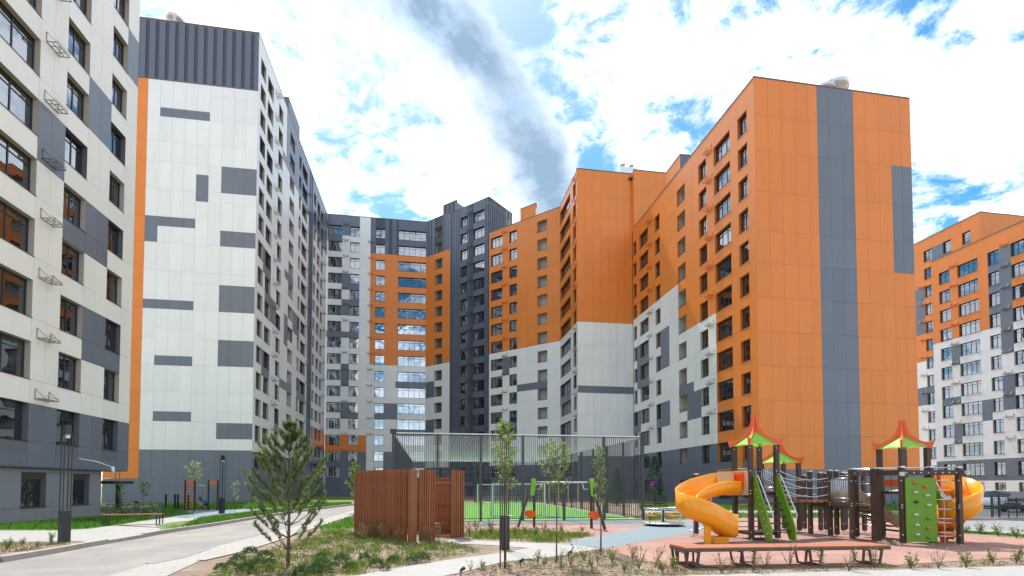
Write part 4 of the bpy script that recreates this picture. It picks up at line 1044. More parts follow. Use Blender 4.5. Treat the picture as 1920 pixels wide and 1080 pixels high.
# second, rear tower
T2, c2, rot2 = square(1462, 21.2, 0.69, R(12))
for p in T2: ppost(p, 2.8, cap=False)
roof(c2, 0.84, rot2, 2.86, 3.72)
pp('deck', MB()._add([tuple(p + Vector((0,0,z))) for z in (1.1, 1.2) for p in T2], [(3,2,1,0),(4,5,6,7),(0,1,5,4),(1,2,6,5),(2,3,7,6),(3,0,4,7)], 0), 'pbrown')
# standing posts of the rope course
RP = {}
for k, (x, dd, zt) in {'a': (1518,19.2,2.4), 'b': (1537,20.8,2.4), 'c': (1547,21.2,2.38), 'e': (1555,18.6,2.42), 'f': (1567,19.0,2.42), 'g': (1579,20.8,2.4), 'h': (1584,21.3,2.4), 'i': (1596,17.5,2.44), 'j': (1604,18.3,2.44), 'k': (1641,17.0,2.44), 'l': (1690,16.2,2.46), 'm': (1745,16.25,2.46), 'n': (1797,16.0,2.44), 'o': (1507,21.6,2.3), 'p': (1619,20.6,2.35), 'q': (1653,18.6,2.3)}.items():
    RP[k] = AT(x, dd); ppost(RP[k], zt, 0.2 if k == 'k' else 0.125)
def beam(a, b, z, m='pbrown', w_=0.09, h_=0.16, name='beam'): return pp(name, MB().bar(tuple(a + Vector((0,0,z))), tuple(b + Vector((0,0,z))), w_, h_), m)
for a, b in (('e','i'),('i','k'),('k','l'),('l','m'),('m','n'),('f','j'),('g','p')): beam(RP[a], RP[b], 2.3 if a not in 'efg' else 1.25)
beam(RP['n'], AT(1812, 15.9), 2.3); beam(RP['h'], RP['i'], 2.25); beam(RP['b'], RP['g'], 1.3); beam(RP['a'], RP['e'], 1.2); beam(RP['o'], RP['c'], 1.2)
bl = MB()
for a, b in (('i','k'),('k','l'),('l','m'),('m','n')):
    for f in (0.12, 0.38, 0.62, 0.88):
        q = RP[a] + (RP[b]-RP[a])*f + Vector((0,-0.045,2.3)); bl.box(q.x-0.022, q.y-0.02, q.z-0.022, q.x+0.022, q.y, q.z+0.022)
q = AT(1690,16.1); bl.box(q.x-0.09,q.y-0.1,2.2,q.x+0.03,q.y-0.02,2.32); q = AT(1813,15.88); bl.box(q.x-0.06,q.y-0.06,2.24,q.x+0.06,q.y+0.06,2.36)
pp('bolt_caps', bl, 'hold_w')
pp('top_rail', MB().tube([RP[k] + Vector((0,0.12,2.46)) for k in ('i','k','l','m','n')], 0.018, 6), 'steel', True)
pp('top_rail', MB().tube([RP[k] + Vector((0.1,0.7,2.44)) for k in ('j','l','m')], 0.018, 6), 'steel', True)
for i in range(13):
    a = RP['i'] + (RP['m']-RP['i'])*(i+0.5)/13 + Vector((0,0,2.24)); pp('monkey_bar', MB().tube([a, a + Vector((0.12,0.72,0))], 0.016, 6), 'steel', True)
for a, b, zs_ in (('j','k',(0.2,0.55,0.9,1.25,1.6,1.95)), ('m','n',(0.3,0.42,0.72,0.85,1.15,1.45,1.75,2.05))):
    for z in zs_: pp('rung', MB().tube([RP[a] + Vector((0,0,z)), RP[b] + Vector((0,0,z))], 0.017, 6), 'steel', True)
pp('climbing_rope', MB().tube([RP['m'] + (RP['n']-RP['m'])*0.45 + Vector((0,0,2.2 - 0.22*i)) + Vector((0.02*math.sin(i*1.7),0,0)) for i in range(11)], 0.014, 6), 'pink', True)
# rope bridge of beads between the towers
ba, bb = T1[1] + Vector((0,0,1.6)), RP['e'] + Vector((0,0,1.32)); off = Vector((0.12,0.85,0)); nP = 24
for i in range(nP):
    t = (i+0.5)/nP; q = ba + (bb-ba)*t; q.z -= 0.12*math.sin(math.pi*t)
    pp('bridge_plank', MB().bar(tuple(q), tuple(q + off), 0.085, 0.05 + 0.02*(i % 2)), 'wood' if i % 3 else 'pbrown')
for o_ in (Vector((0,0,0)), off):
    for z in (0.25, 0.55, 0.85):
        pts = []
        for i in range(13):
            t = i/12; q = ba + (bb-ba)*t + o_; q.z += z - 0.2*math.sin(math.pi*t); pts.append(q)
        pp('bridge_rope', MB().tube(pts, 0.014, 6), 'rope', True)
# balustrade on the middle deck
for i in range(10):
    q = RP['e'] + (RP['i']-RP['e'])*(i+0.7)/11; pp('baluster', MB().tube([q + Vector((0,0,1.2)), q + Vector((0.02,0,2.15))], 0.016, 6), 'steel', True)
for z in (1.32, 1.45, 2.15): pp('guard_rail', MB().tube([RP['e'] + Vector((0,0,z)), RP['i'] + Vector((0,0,z))], 0.014, 6), 'steel', True)
dk = [RP['e'], RP['i'], RP['j'], RP['f']]
pp('deck', MB()._add([tuple(p + Vector((0,0,z))) for z in (1.1, 1.19) for p in dk], [(3,2,1,0),(4,5,6,7),(0,1,5,4),(1,2,6,5),(2,3,7,6),(3,0,4,7)], 0), 'pbrown')
# dark stairs with beige stringer
sa, sb = AT(1602, 18.9, 1.45), AT(1688, 18.0, 0.32)
for k in (0, 1):
    o_ = Vector((0.1, 0.75, 0))*k
    pp('stair_stringer', MB().bar(tuple(sa + o_ + Vector((0,0,0.2))), tuple(sb + o_ + Vector((0,0,0.2))), 0.04, 0.34, up=(0,0,1)), 'pbeige')
for i in range(7):
    q = sa + (sb-sa)*(i+0.5)/7; q.z -= 0.1; pp('step', MB().bar(tuple(q - Vector((0.05,0.12,0))), tuple(q + Vector((0.1,0.75,0))), 0.22, 0.05), 'pbrown')
    pp('step_edge', MB().bar(tuple(q - Vector((0.12,0.13,-0.03))), tuple(q + Vector((0.0,-0.13,0.03))), 0.02, 0.02), 'steel')
pp('sloping_plank', MB().bar(tuple(AT(1622, 18.8, 1.5)), tuple(AT(1690, 18.4, 1.72)), 0.9, 0.05), 'pink')
board('guard_panel', AT(1652,18.2), AT(1688,17.9), 1.85, 2.1, 'pred')
for x, zb in ((1655, 1.15), (1671, 1.3)):
    q = AT(x, 16.7); r0 = MB().tube([q + Vector((0,0,2.25)), q + Vector((0,0,zb+0.1))], 0.008, 5)
    o_ = pp('ring_rope', r0, 'black')
    if x == 1671: pp('gym_ring', MB().tube([q + Vector((0.1*math.cos(a),0,zb + 0.1*math.sin(a))) for a in [2*math.pi*k/16 for k in range(17)]], 0.018, 6, cap=False), 'black', True)
# green climbing wall with holds
ga_, gb_ = RP['l'] + Vector((0.02,-0.1,0)), RP['m'] + Vector((0.06,-0.1,0))
cw_ = board('climbing_wall', ga_, gb_, 0.13, 2.14, 'pgreen', 0.04)
wd_ = (gb_ - ga_); holds = [(0.3,1.98,'pred'),(0.63,1.86,'pred'),(0.3,1.68,'hold_w'),(0.68,1.58,'hold_w'),(0.32,1.38,'black'),(0.72,1.28,'hold_w'),(0.3,0.98,'hold_w'),(0.7,0.86,'pgreen'),(0.32,0.66,'hold_w'),(0.68,0.56,'pred'),(0.33,0.36,'hold_w'),(0.7,0.27,'pgreen')]
for f, z, m in holds:
    q = ga_ + wd_*f + Vector((0, -0.03, z)); h = MB()
    h.lathe([(0.075,0),(0.07,0.03),(0.045,0.065),(0,0.075)], 8); h.v = [(q.x + x, q.y - zz_, q.z + y*0.6) for x, y, zz_ in h.v]
    pp('climbing_hold', h, m, True, parent=None)
dots = MB()
for k in RP:
    c = RP[k]; sv_ = Vector((c.x, c.y, 0)).normalized()
    for z in ((0.35, 1.2, 1.28, 2.05) if k != 'k' else (0.3, 0.8, 1.05, 1.25, 1.5, 1.8)):
        q = c - sv_*0.10 + Vector((0.03 if k == 'k' else 0, 0, z)); dots.box(q.x-0.016, q.y-0.016, q.z-0.016, q.x+0.016, q.y+0.016, q.z+0.016)
for p in T1:
    sv_ = Vector((p.x, p.y, 0)).normalized()
    for z in (0.3, 1.62, 1.72, 2.4, 3.2):
        q = p - sv_*0.105 + Vector((0,0,z)); dots.box(q.x-0.016, q.y-0.016, q.z-0.016, q.x+0.016, q.y+0.016, q.z+0.016)
for i in range(7):
    q = T1[0] + E1*0.04 + dn*(0.25 + 0.1*i) + Vector((0,0,1.75 - 0.24*i)); dots.box(q.x-0.018, q.y-0.018, q.z-0.018, q.x+0.018, q.y+0.018, q.z+0.018)
pp('bolt_caps', dots, 'hold_w')
for i in range(6):
    z = 0.4 + 0.2*i; pp('rung', MB().tube([T1[3] + Vector((0,0,z)), T1[2] + Vector((0,0,z))], 0.025, 6), 'pink', True)
# third tower on the right, green stair and second slide
T3, c3, rot3 = square(1693.5, 17.5, 0.65, R(2))
for p in T3: ppost(p, 3.16, cap=False)
roof(c3, 0.78, rot3, 3.2, 4.04)
pp('deck', MB()._add([tuple(p + Vector((0,0,z))) for z in (1.6, 1.7) for p in T3], [(3,2,1,0),(4,5,6,7),(0,1,5,4),(1,2,6,5),(2,3,7,6),(3,0,4,7)], 0), 'pbrown')
for o_ in (0, 0.8):
    mb = MB(); tp, bt = AT(1748, 17.4+o_), AT(1786, 16.9+o_); dd_ = (bt-tp).normalized(); sd = Vector((-dd_.y, dd_.x, 0))*0.025
    prof = [tp + Vector((0,0,2.1)), bt + Vector((0,0,0.75)), bt + Vector((0,0,0.12)), bt - dd_*0.25 + Vector((0,0,0.12)), tp - dd_*0.1 + Vector((0,0,1.35))]
    n = len(prof)
    for p in prof: mb.v.append(tuple(p - sd))
    for p in prof: mb.v.append(tuple(p + sd))
    mb.f += [tuple(range(n)), tuple(reversed(range(n, 2*n)))] + [(k, n+k, n+(k+1)%n, (k+1)%n) for k in range(n)]; mb.m += [0]*(n+2)
    pp('stair_stringer', mb, 'pgreen')
    pp('handrail', MB().tube([tp + Vector((0,0,2.25)), bt + Vector((0,0,0.95))], 0.02, 6), 'steel', True)
for i in range(6):
    f = i/6; q = AT(1750, 17.4)*(1-f) + AT(1784, 16.9)*f; q.z = 1.5 - 1.3*f; pp('step', MB().bar(tuple(q), tuple(q + LD(0,0.8)), 0.2, 0.04), 'pbrown')
board('guard_panel', AT(1756,17.6), AT(1764,17.5), 1.7, 2.3, 'pred')
sweep('slide', [AT(1752,17.9,1.72), AT(1772,17.8,1.66), AT(1798,17.6,1.45), AT(1815,17.1,1.2), AT(1812,16.7,0.98), AT(1792,16.7,0.74), AT(1776,17.1,0.48), AT(1764,17.4,0.3), AT(1756,17.5,0.26)], TROUGH2, 'pyellow')
q = AT(1795, 17.2); pp('slide_support', MB().box(q.x-0.1, q.y-0.03, 0, q.x+0.1, q.y+0.03, 1.5), 'pyellow')
pp('slide_hood', MB().bar(tuple(AT(1772,18.2,1.98)), tuple(AT(1795,18.1,1.98)), 0.05, 0.4), 'pyellow')
for x, dd, z, r in ((1762, 16.9, 0.62, 0.16), (1768, 17.0, 0.30, 0.28)):
    q = AT(x, dd); h = MB().lathe([(0.03,-z),(r*0.5,-0.12),(r,-0.1),(r,0.02),(r*0.8,0.09),(0,0.12)], 14, (q.x, q.y, z)); pp('stepping_mushroom', h, 'pred', True)

# ------------------------------------------------------------------ swing, roundabout, exercise bars
sw0, sw1 = AT(1001, 23.2), AT(1107, 22.4)
sw = thing('swing_set', 'swing with brown A-frames, orange shields and two blue seats before the court', 'swing', (sw0.x, sw0.y, 0))
def sp(name, mb, m, smooth=False):
    mb.v = [(x - sw0.x, y - sw0.y, z) for x, y, z in mb.v]; return part(name, mb, M[m], sw, smooth)
dv = (sw1 - sw0).normalized(); fw = Vector((-dv.y, dv.x, 0))
M['pblue'] = mat('blue_swing_seat', (0.08, 0.30, 0.45), 0.4)
sp('crossbar', MB().tube([sw0 + Vector((0,0,2.03)), sw1 + Vector((0,0,2.03))], 0.04, 8), 'steel', True)
for e, sgn in ((sw0, -1), (sw1, 1)):
    feet = [e + dv*sgn*0.62 - fw*0.75, e + dv*sgn*0.0 + fw*0.75]
    feet = [e + dv*sgn*0.66 - fw*0.3, e + fw*0.1 + dv*sgn*0.02]
    for ft in feet: sp('leg', MB().bar(tuple(ft + Vector((0,0,0.02))), tuple(e + Vector((0,0,2.12)) + (ft-e)*0.06), 0.1, 0.1), 'pbrown')
    a = e + (feet[0]-e)*0.5; b = e + (feet[1]-e)*0.5
    m_ = MB(); c = (a+b)/2; pts = [c + dv*0.27*math.cos(t) + Vector((0, -0.08, 0.68 + (0.26 if math.sin(t) < 0 else 0.1)*math.sin(t))) for t in [2*math.pi*k/18 for k in range(18)]]
    m_.v = [tuple(p) for p in pts] + [tuple(p + Vector((0,0.06,0))) for p in pts]; m_.f = [tuple(range(18)), tuple(reversed(range(18,36)))] + [(k, 18+k, 18+(k+1)%18, (k+1)%18) for k in range(18)]; m_.m = [0]*20
    sp('shield', m_, 'pred')
    g = MB(); g.bar(tuple(e + Vector((0,-0.1,1.45)) + dv*sgn*0.1), tuple(e + Vector((0,-0.1,2.2)) + dv*sgn*0.02), 0.05, 0.2, up=tuple(dv)); sp('head_plate', g, 'plime')
    sp('bracket', MB().tube([e - dv*sgn*0.05 + Vector((0,0,1.72)), e - dv*sgn*0.3 + Vector((0,0,1.74)), e - dv*sgn*0.36 + Vector((0,0,2.0))], 0.025, 6), 'steel', True)
for f in (0.36, 0.7):
    c = sw0 + (sw1-sw0)*f
    sp('seat', MB().bar(tuple(c - dv*0.24 + Vector((0,0,0.5))), tuple(c + dv*0.24 + Vector((0,0,0.5))), 0.2, 0.05), 'pblue')
    for s in (-0.22, 0.22): sp('chain', MB().tube([c + dv*s + Vector((0,0,0.52)), c + dv*s + Vector((0,0,2.0))], 0.012, 5), 'pink', True)
q = AT(1243, 24.2); mg = thing('roundabout', 'low steel roundabout with orange seats beside the court corner', 'roundabout', (q.x, q.y, 0))
part('disc', MB().lathe([(0,0.1),(0.93,0.1),(0.97,0.13),(0.93,0.17),(0,0.17)], 28), M['steel'], mg, True)
part('hub', MB().lathe([(0.12,0),(0.12,0.1)], 12).lathe([(0.06,0.17),(0.06,0.8),(0,0.8)], 12), M['black'], mg, True)
part('hand_ring', MB().tube([(0.9*math.cos(a), 0.9*math.sin(a), 0.82) for a in [2*math.pi*k/28 for k in range(29)]], 0.02, 6, cap=False), M['steel'], mg, True)
for k in range(6):
    a = k*math.pi/3; part('upright', MB().tube([(0.88*math.cos(a), 0.88*math.sin(a), 0.17), (0.9*math.cos(a), 0.9*math.sin(a), 0.82)], 0.016, 6), M['steel'], mg, True)
for k in range(3):
    a = k*2.094 + 0.4; mb = MB()
    for j in range(6):
        b0_, b1_ = a + j*0.2, a + (j+1)*0.2
        mb._add([(r*math.cos(t), r*math.sin(t), z) for z in (0.46, 0.5) for t in (b0_, b1_) for r in (0.45, 0.85)], [(0,1,3,2),(4,6,7,5),(0,4,5,1),(2,3,7,6),(1,5,7,3),(0,2,6,4)], 0)
    part('seat', mb, M['pred'], mg)
q = AT(357, 36.2, 0.1); ex = thing('exercise_frame', 'dark pull-up frame with orange ladder and panels before the gable', 'exercise frame', (q.x, q.y, 0.11), R(5))
M['xorange'] = mat('orange_exercise_bar', (0.75, 0.17, 0.06), 0.4)
for x, y in ((-0.3,0),(0.3,0),(1.05,0.4),(1.65,0.4)): part('post', MB().box(x-0.05, y-0.05, 0, x+0.05, y+0.05, 2.15), M['black'], ex)
for i in range(8): part('rung', MB().tube([(-0.25,0,0.25+0.22*i),(0.25,0,0.25+0.22*i)], 0.02, 6), M['xorange'], ex, True)
part('top_panel', MB().box(-0.3,-0.02,1.85,0.3,0.02,2.1), M['xorange'], ex); part('top_panel', MB().box(1.1,0.38,1.85,1.6,0.42,2.1), M['xorange'], ex)
part('pull_bar', MB().tube([(0.3,0,1.78),(1.05,0.4,1.78)], 0.022, 6), M['steel'], ex, True)
part('ladder_rail', MB().box(-0.24,-0.02,0.1,-0.2,0.02,1.85).box(0.2,-0.02,0.1,0.24,0.02,1.85), M['xorange'], ex)
q = AT(322, 36.8, 0.1); ex = thing('parallel_bars', 'low exercise bars with orange rails left of the pull-up frame', 'exercise bars', (q.x, q.y, 0.11), 0)
for x in (-0.35, 0.25, 0.45): part('post', MB().box(x-0.05, -0.05, 0, x+0.05, 0.05, 1.15), M['black'], ex)
part('bar', MB().tube([(-0.35,0,1.08),(0.25,0,1.08)], 0.025, 6), M['xorange'], ex, True); part('bar', MB().tube([(0.45,0,1.08),(1.0,0.3,1.08)], 0.025, 6), M['xorange'], ex, True)
part('post', MB().box(0.95,0.25,0,1.05,0.35,1.12), M['black'], ex)

# ------------------------------------------------------------------ two children at the exercise bars
M['skin'] = mat('skin', (0.45, 0.26, 0.18), 0.6); M['tblue'] = mat('blue_shirt', (0.02, 0.22, 0.5), 0.8); M['tdark'] = mat('dark_clothing', (0.03, 0.03, 0.04), 0.8)
M['tbrown'] = mat('brown_top', (0.12, 0.06, 0.05), 0.8); M['twhite'] = mat('white_shorts', (0.6, 0.58, 0.5), 0.8); M['hair'] = mat('dark_hair', (0.02, 0.015, 0.012), 0.7)
def skinned(name, verts, edges, radii, m, parent, root=0):
    me = bpy.data.meshes.new(name); me.from_pydata(verts, edges, []); me.materials.append(M[m])
    o = link(name, me, parent); md = o.modifiers.new('skin', 'SKIN'); md.use_smooth_shade = True
    sk = me.skin_vertices[0].data if me.skin_vertices else None
    if sk is None:
        bpy.context.view_layer.objects.active = o; o.select_set(True); bpy.ops.mesh.customdata_skin_add(); sk = me.skin_vertices[0].data; o.select_set(False)
    for i, r in enumerate(radii): sk[i].radius = (r, r); sk[i].use_root = (i == root)
    s = o.modifiers.new('sub', 'SUBSURF'); s.levels = 1; s.render_levels = 1; return o
def person(loc, rz, sc_, J, label, top, bottom):
    t = thing('person', label, 'person', loc, rz, scale=sc_)
    n = ['pel','che','nec','hea','hdt','sL','eL','hL','sR','eR','hR','kL','aL','tL','kR','aR','tR']
    ix = {k: i for i, k in enumerate(n)}; V = [J[k] for k in n]
    E_ = [('pel','che'),('che','nec'),('nec','hea'),('hea','hdt'),('che','sL'),('sL','eL'),('eL','hL'),('che','sR'),('sR','eR'),('eR','hR'),('pel','kL'),('kL','aL'),('aL','tL'),('pel','kR'),('kR','aR'),('aR','tR')]
    rad = [0.12,0.12,0.05,0.095,0.07,0.055,0.04,0.032,0.055,0.04,0.032,0.065,0.04,0.035,0.065,0.04,0.035]
    skinned('body', V, [(ix[a], ix[b]) for a, b in E_], rad, 'skin', t)
    tn = ['pel','che','nec','sL','eL','sR','eR']; ti = {k: i for i, k in enumerate(tn)}
    skinned('shirt', [J[k] for k in tn], [(ti[a], ti[b]) for a, b in (('pel','che'),('che','nec'),('che','sL'),('sL','eL'),('che','sR'),('sR','eR'))], [0.14,0.145,0.06,0.07,0.055,0.07,0.055], top, t)
    ln_ = ['pel','kL','kR']; skinned('shorts', [J[k] for k in ln_], [(0,1),(0,2)], [0.145,0.085,0.085], bottom, t)
    skinned('hair', [tuple(Vector(J['hdt']) + Vector((0,0.02,-0.03))), tuple(Vector(J['hdt']) + Vector((0,0.02,0.03)))], [(0,1)], [0.1,0.075], 'hair', t)
    for k in ('tL', 'tR'): skinned('shoe', [tuple(Vector(J[k]) + Vector((0,0.12,0.0))), J[k]], [(0,1)], [0.045,0.05], 'tdark', t)
JS = dict(pel=(0,0,0.9),che=(0,0,1.25),nec=(0,0,1.48),hea=(0,-0.02,1.6),hdt=(0,-0.02,1.72),sL=(0.18,0,1.38),eL=(0.24,0.0,1.1),hL=(0.22,-0.1,0.86),sR=(-0.18,0,1.38),eR=(-0.24,0,1.1),hR=(-0.22,-0.1,0.86),kL=(0.1,-0.02,0.48),aL=(0.11,0.0,0.08),tL=(0.11,-0.12,0.05),kR=(-0.1,-0.02,0.48),aR=(-0.11,0,0.08),tR=(-0.11,-0.12,0.05))
q = AT(377.5, 37.8, 0.11); person((q.x, q.y, 0.11), R(60), 0.68, JS, 'child in brown top and pale shorts standing beside the pull-up frame', 'tbrown', 'twhite')
JC = dict(pel=(0,0.1,0.42),che=(0,-0.12,0.72),nec=(0,-0.24,0.9),hea=(0,-0.3,1.0),hdt=(0,-0.33,1.12),sL=(0.18,-0.2,0.84),eL=(0.22,-0.38,0.62),hL=(0.12,-0.5,0.5),sR=(-0.18,-0.2,0.84),eR=(-0.22,-0.38,0.62),hR=(-0.12,-0.5,0.5),kL=(0.14,-0.32,0.5),aL=(0.12,-0.05,0.08),tL=(0.12,-0.2,0.05),kR=(-0.14,-0.32,0.5),aR=(-0.12,-0.05,0.08),tR=(-0.12,-0.2,0.05))
q = AT(389, 37.4, 0.11); person((q.x, q.y, 0.11), R(-60), 0.9, JC, 'child in a blue shirt crouching under the pull-up frame', 'tblue', 'tdark')
# ------------------------------------------------------------------ plants
M['pine'] = mat('pine_needles', (0.15, 0.21, 0.075), 0.6, var=0.25, vscale=3, island=0.45, sub=0.45)
M['spruce'] = mat('spruce_needles', (0.05, 0.10, 0.045), 0.6, var=0.25, vscale=2, island=0.4, sub=0.2)
M['leaf'] = mat('young_tree_leaf', (0.17, 0.26, 0.035), 0.55, var=0.2, vscale=4, island=0.4, sub=0.45)
M['leaf_pale'] = mat('pale_birch_leaf', (0.32, 0.38, 0.16), 0.55, var=0.2, island=0.4, sub=0.4)
M['dwarf'] = mat('dwarf_shrub_leaf', (0.085, 0.15, 0.04), 0.6, var=0.25, vscale=8, island=0.4, sub=0.25)
M['weed'] = mat('weed_leaf', (0.17, 0.25, 0.035), 0.65, var=0.25, vscale=2, island=0.45, sub=0.35)
M['dry'] = mat('dry_weed_leaf', (0.23, 0.22, 0.09), 0.7, var=0.25, island=0.4, sub=0.3)
M['grassm'] = mat('grass_blade', (0.11, 0.27, 0.03), 0.6, var=0.2, vscale=1, island=0.4, sub=0.35)
M['bark'] = mat('grey_brown_bark', (0.15, 0.09, 0.065), 0.9, var=0.2, bump=0.4, bscale=40)
M['stake'] = mat('dark_stake', (0.035, 0.028, 0.028), 0.8)
rg = np.random.default_rng(11)
def fmesh(name, V, F, m):
    me = bpy.data.meshes.new(name); V = np.asarray(V, dtype=np.float32); F = np.asarray(F, dtype=np.int32); k = F.shape[1]
    me.vertices.add(len(V)); me.vertices.foreach_set('co', V.ravel()); me.loops.add(F.size); me.loops.foreach_set('vertex_index', F.ravel())
    me.polygons.add(len(F)); me.polygons.foreach_set('loop_start', np.arange(0, F.size, k, dtype=np.int32)); me.polygons.foreach_set('loop_total', np.full(len(F), k, dtype=np.int32))
    me.materials.append(M[m]); me.update(calc_edges=True); me.validate(); return me
def unit(a): return a / np.maximum(np.linalg.norm(a, axis=1, keepdims=True), 1e-6)
def leaves(P, size, D=None, asp=0.5, droop=0.0):
    """leaf quads (diamonds) at points P"""
    n = len(P); D = unit(rg.normal(size=(n,3))) if D is None else unit(D + rg.normal(size=(n,3))*0.5)
    S = unit(np.cross(D, rg.normal(size=(n,3)))); s = size*(0.6 + 0.8*rg.random((n,1)))
    a = P; b = P + D*s*0.5 + S*s*asp*0.5; c = P + D*s; d = P + D*s*0.5 - S*s*asp*0.5
    V = np.stack([a, b, c, d], 1).reshape(-1,3); F = np.arange(4*n).reshape(-1,4); return V, F
def needles(A, B, n, ln, wd, fwd=0.9):
    """needles round shoots A->B"""
    A = np.repeat(A, n, 0); B = np.repeat(B, n, 0); t = rg.random((len(A),1)); P = A + (B-A)*t; T = unit(B-A)
    D = unit(T*fwd + unit(rg.normal(size=P.shape))*0.85); S = unit(np.cross(D, rg.normal(size=P.shape)))*wd; L_ = ln*(0.7+0.6*rg.random((len(P),1)))
    V = np.stack([P - S, P + S, P + D*L_], 1).reshape(-1,3); return V, np.arange(len(V)).reshape(-1,3)
def conifer(name, label, loc, h, kind, wid, m, nn, ln, wd, seed, rz=0.0, scale=1.0, cat='tree', group=None):
    global rg; rg = np.random.default_rng(seed); rnd = random.Random(seed)
    t = thing(name, label, cat, loc, rz, group)
    tr = MB().tube([(0,0,0),(0.015,0.01,h*0.3),(-0.01,0,h*0.6),(0,0,h*0.97)], [0.045*h/3.5, 0.034*h/3.5, 0.02*h/3.5, 0.006], 8)
    SA, SB = [], []; zs_ = []
    nwh = 11 if kind == 'pine' else 18
    for w_ in range(nwh):
        f = (w_ + 0.3) / nwh; z = h*(0.09 + 0.88*f) if kind == 'pine' else h*(0.05 + 0.92*f)
        ln_ = wid*(0.86*math.sin(math.pi*min(1,(f*0.62+0.33)))**0.8)*(1.0 if f < 0.5 else (1-f)/0.5*0.95+0.12) if kind == 'pine' else wid*(1-f)**0.8 + 0.06
        nb = rnd.randint(4,6) if kind == 'pine' else rnd.randint(6,8)
        if kind == 'pine' and f < 0.22: nb = 5
        a0 = rnd.random()*6.28
        for b in range(nb):
            a = a0 + b*2*math.pi/nb + rnd.uniform(-0.3,0.3); l = ln_*rnd.uniform(0.75,1.12); up = (0.55 + 0.5*f) if kind == 'pine' else (-0.1 + 0.6*f)
            d = Vector((math.cos(a), math.sin(a), 0)); pts = []
            for k in range(5):
                s = k/4; pts.append(Vector((0,0,z)) + d*l*(s - 0.12*s*s) + Vector((0,0,l*(up*0.55*s + (0.42 if kind == 'pine' else 0.12)*s*s))))
            tr.tube(pts, [0.014*(1-f*0.6), 0.011, 0.008, 0.006, 0.004], 5)
            lo = 0.45 if (kind == 'pine' and f < 0.25) else 0.22 if kind == 'pine' else 0.12
            for k in range(5 if kind == 'pine' and f < .25 else 11 if kind == 'pine' else 7):
                s = lo + (1-lo)*(k+0.6)/ (5 if kind == 'pine' and f < .25 else 11 if kind == 'pine' else 7); i = min(3, int(s*4)); p = pts[i] + (pts[i+1]-pts[i])*(s*4-i)
                tdir = (pts[i+1]-pts[i]).normalized(); sh = rnd.uniform(0.10,0.2)*(h/3.5) if kind == 'pine' else rnd.uniform(0.12,0.3)*(1.1-f)
                side = Vector((-d.y, d.x, 0))*rnd.uniform(-1,1)
                q = p + (tdir*0.7 + side*0.9 + Vector((0,0,0.55 if kind == 'pine' else -0.15))).normalized()*sh
                SA.append(p[:]); SB.append(q[:])
            SA.append(pts[3][:]); SB.append((pts[4] + (pts[4]-pts[3])*0.3)[:])
    SA.append((0,0,h*0.9)); SB.append((0,0,h*1.01))
    part('trunk', tr, M['bark'], t, True)
    V, F = needles(np.array(SA), np.array(SB), nn, ln, wd)
    link('crown', fmesh('crown', V, F, m), t); return t
p = G(540,1062); conifer('pine_tree', 'young pine with upswept branches in the bed beside the driveway', (p[0], p[1], 0), 3.45, 'pine', 1.25, 'pine', 100, 0.08, 0.005, 5, R(40))
p = G(1228,956); conifer('spruce_tree', 'small spruce behind the court corner, in front of the orange tower', (p[0], p[1], 0), 4.3, 'spruce', 1.15, 'spruce', 26, 0.12, 0.009, 8)
p = G(1168,951); conifer('spruce_tree', 'blurred little spruce seen through the side fence of the court', (p[0]+1, p[1]+4, 0), 3.6, 'spruce', 1.0, 'spruce', 22, 0.12, 0.009, 9)
def sapling(label, loc, h, ztrunk, cw, nl, lsize, seed, m='leaf', stake=None, cz=0.5, name='young_tree', nbr=14):
    global rg; rg = np.random.default_rng(seed); rnd = random.Random(seed)
    t = thing(name, label, 'tree', loc)
    top = Vector((rnd.uniform(-.05,.05), rnd.uniform(-.05,.05), h)); base = [Vector((0,0,0)), Vector((0.02,0.0,h*0.35)), Vector((-0.01,0.02,h*0.7)), top]
    tr = MB().tube(base, [0.018, 0.015, 0.01, 0.004], 6); P, D = [], []
    for b in range(nbr):
        f = (b+0.5)/nbr; z = ztrunk + (h-ztrunk)*f; a = b*2.4 + rnd.uniform(-.3,.3); l = cw*(0.55+0.6*math.sin(math.pi*(f*0.8+0.12)))*rnd.uniform(.6,1.1)*(1.0 if f < .75 else .6)
        d = Vector((math.cos(a), math.sin(a), 0)); pts = [Vector((0,0,z)), Vector((0,0,z)) + d*l*0.5 + Vector((0,0,l*0.55)), Vector((0,0,z)) + d*l*0.85 + Vector((0,0,l*1.15))]
        tr.tube(pts, [0.007,0.005,0.002], 5)
        for k in range(nl):
            s = rnd.random()**0.7; q = (pts[0]*(1-s)+pts[1]*s) if s < .5 and False else pts[0]*(1-s)**2 + pts[1]*2*s*(1-s) + pts[2]*s*s
            P.append((q + Vector((rnd.gauss(0,.045), rnd.gauss(0,.045), rnd.gauss(0,.04))))[:]); D.append((d.x, d.y, 0.3))
    part('trunk', tr, M['bark'], t, True)
    V, F = leaves(np.array(P), lsize, np.array(D)); link('crown', fmesh('crown', V, F, m), t)
    if stake:
        for sx, sh in stake: part('stake', MB().tube([(sx,0.03,0),(sx,0.03,sh)], 0.016, 6), M['stake'], t, True)
    return t
p = G(948,1066); sapling('slim young tree with two stakes by the central path, overlapping the rod lamp', (p[0], p[1], 0), 3.3, 1.75, 0.34, 52, 0.062, 21, stake=[(-0.12,1.2),(-0.02,2.1)], nbr=18)
p = G(1043,1055); sapling('young tree on a dark stake left of the blue rubber path', (p[0], p[1], 0), 2.85, 1.6, 0.42, 62, 0.06, 22, stake=[(0.02,1.25)], nbr=15)
p = G(1126,1040); sapling('thin crooked young tree where the blue rubber path begins', (p[0], p[1], 0), 2.95, 1.3, 0.2, 34, 0.058, 23, nbr=15, stake=[(0.03,1.0)])
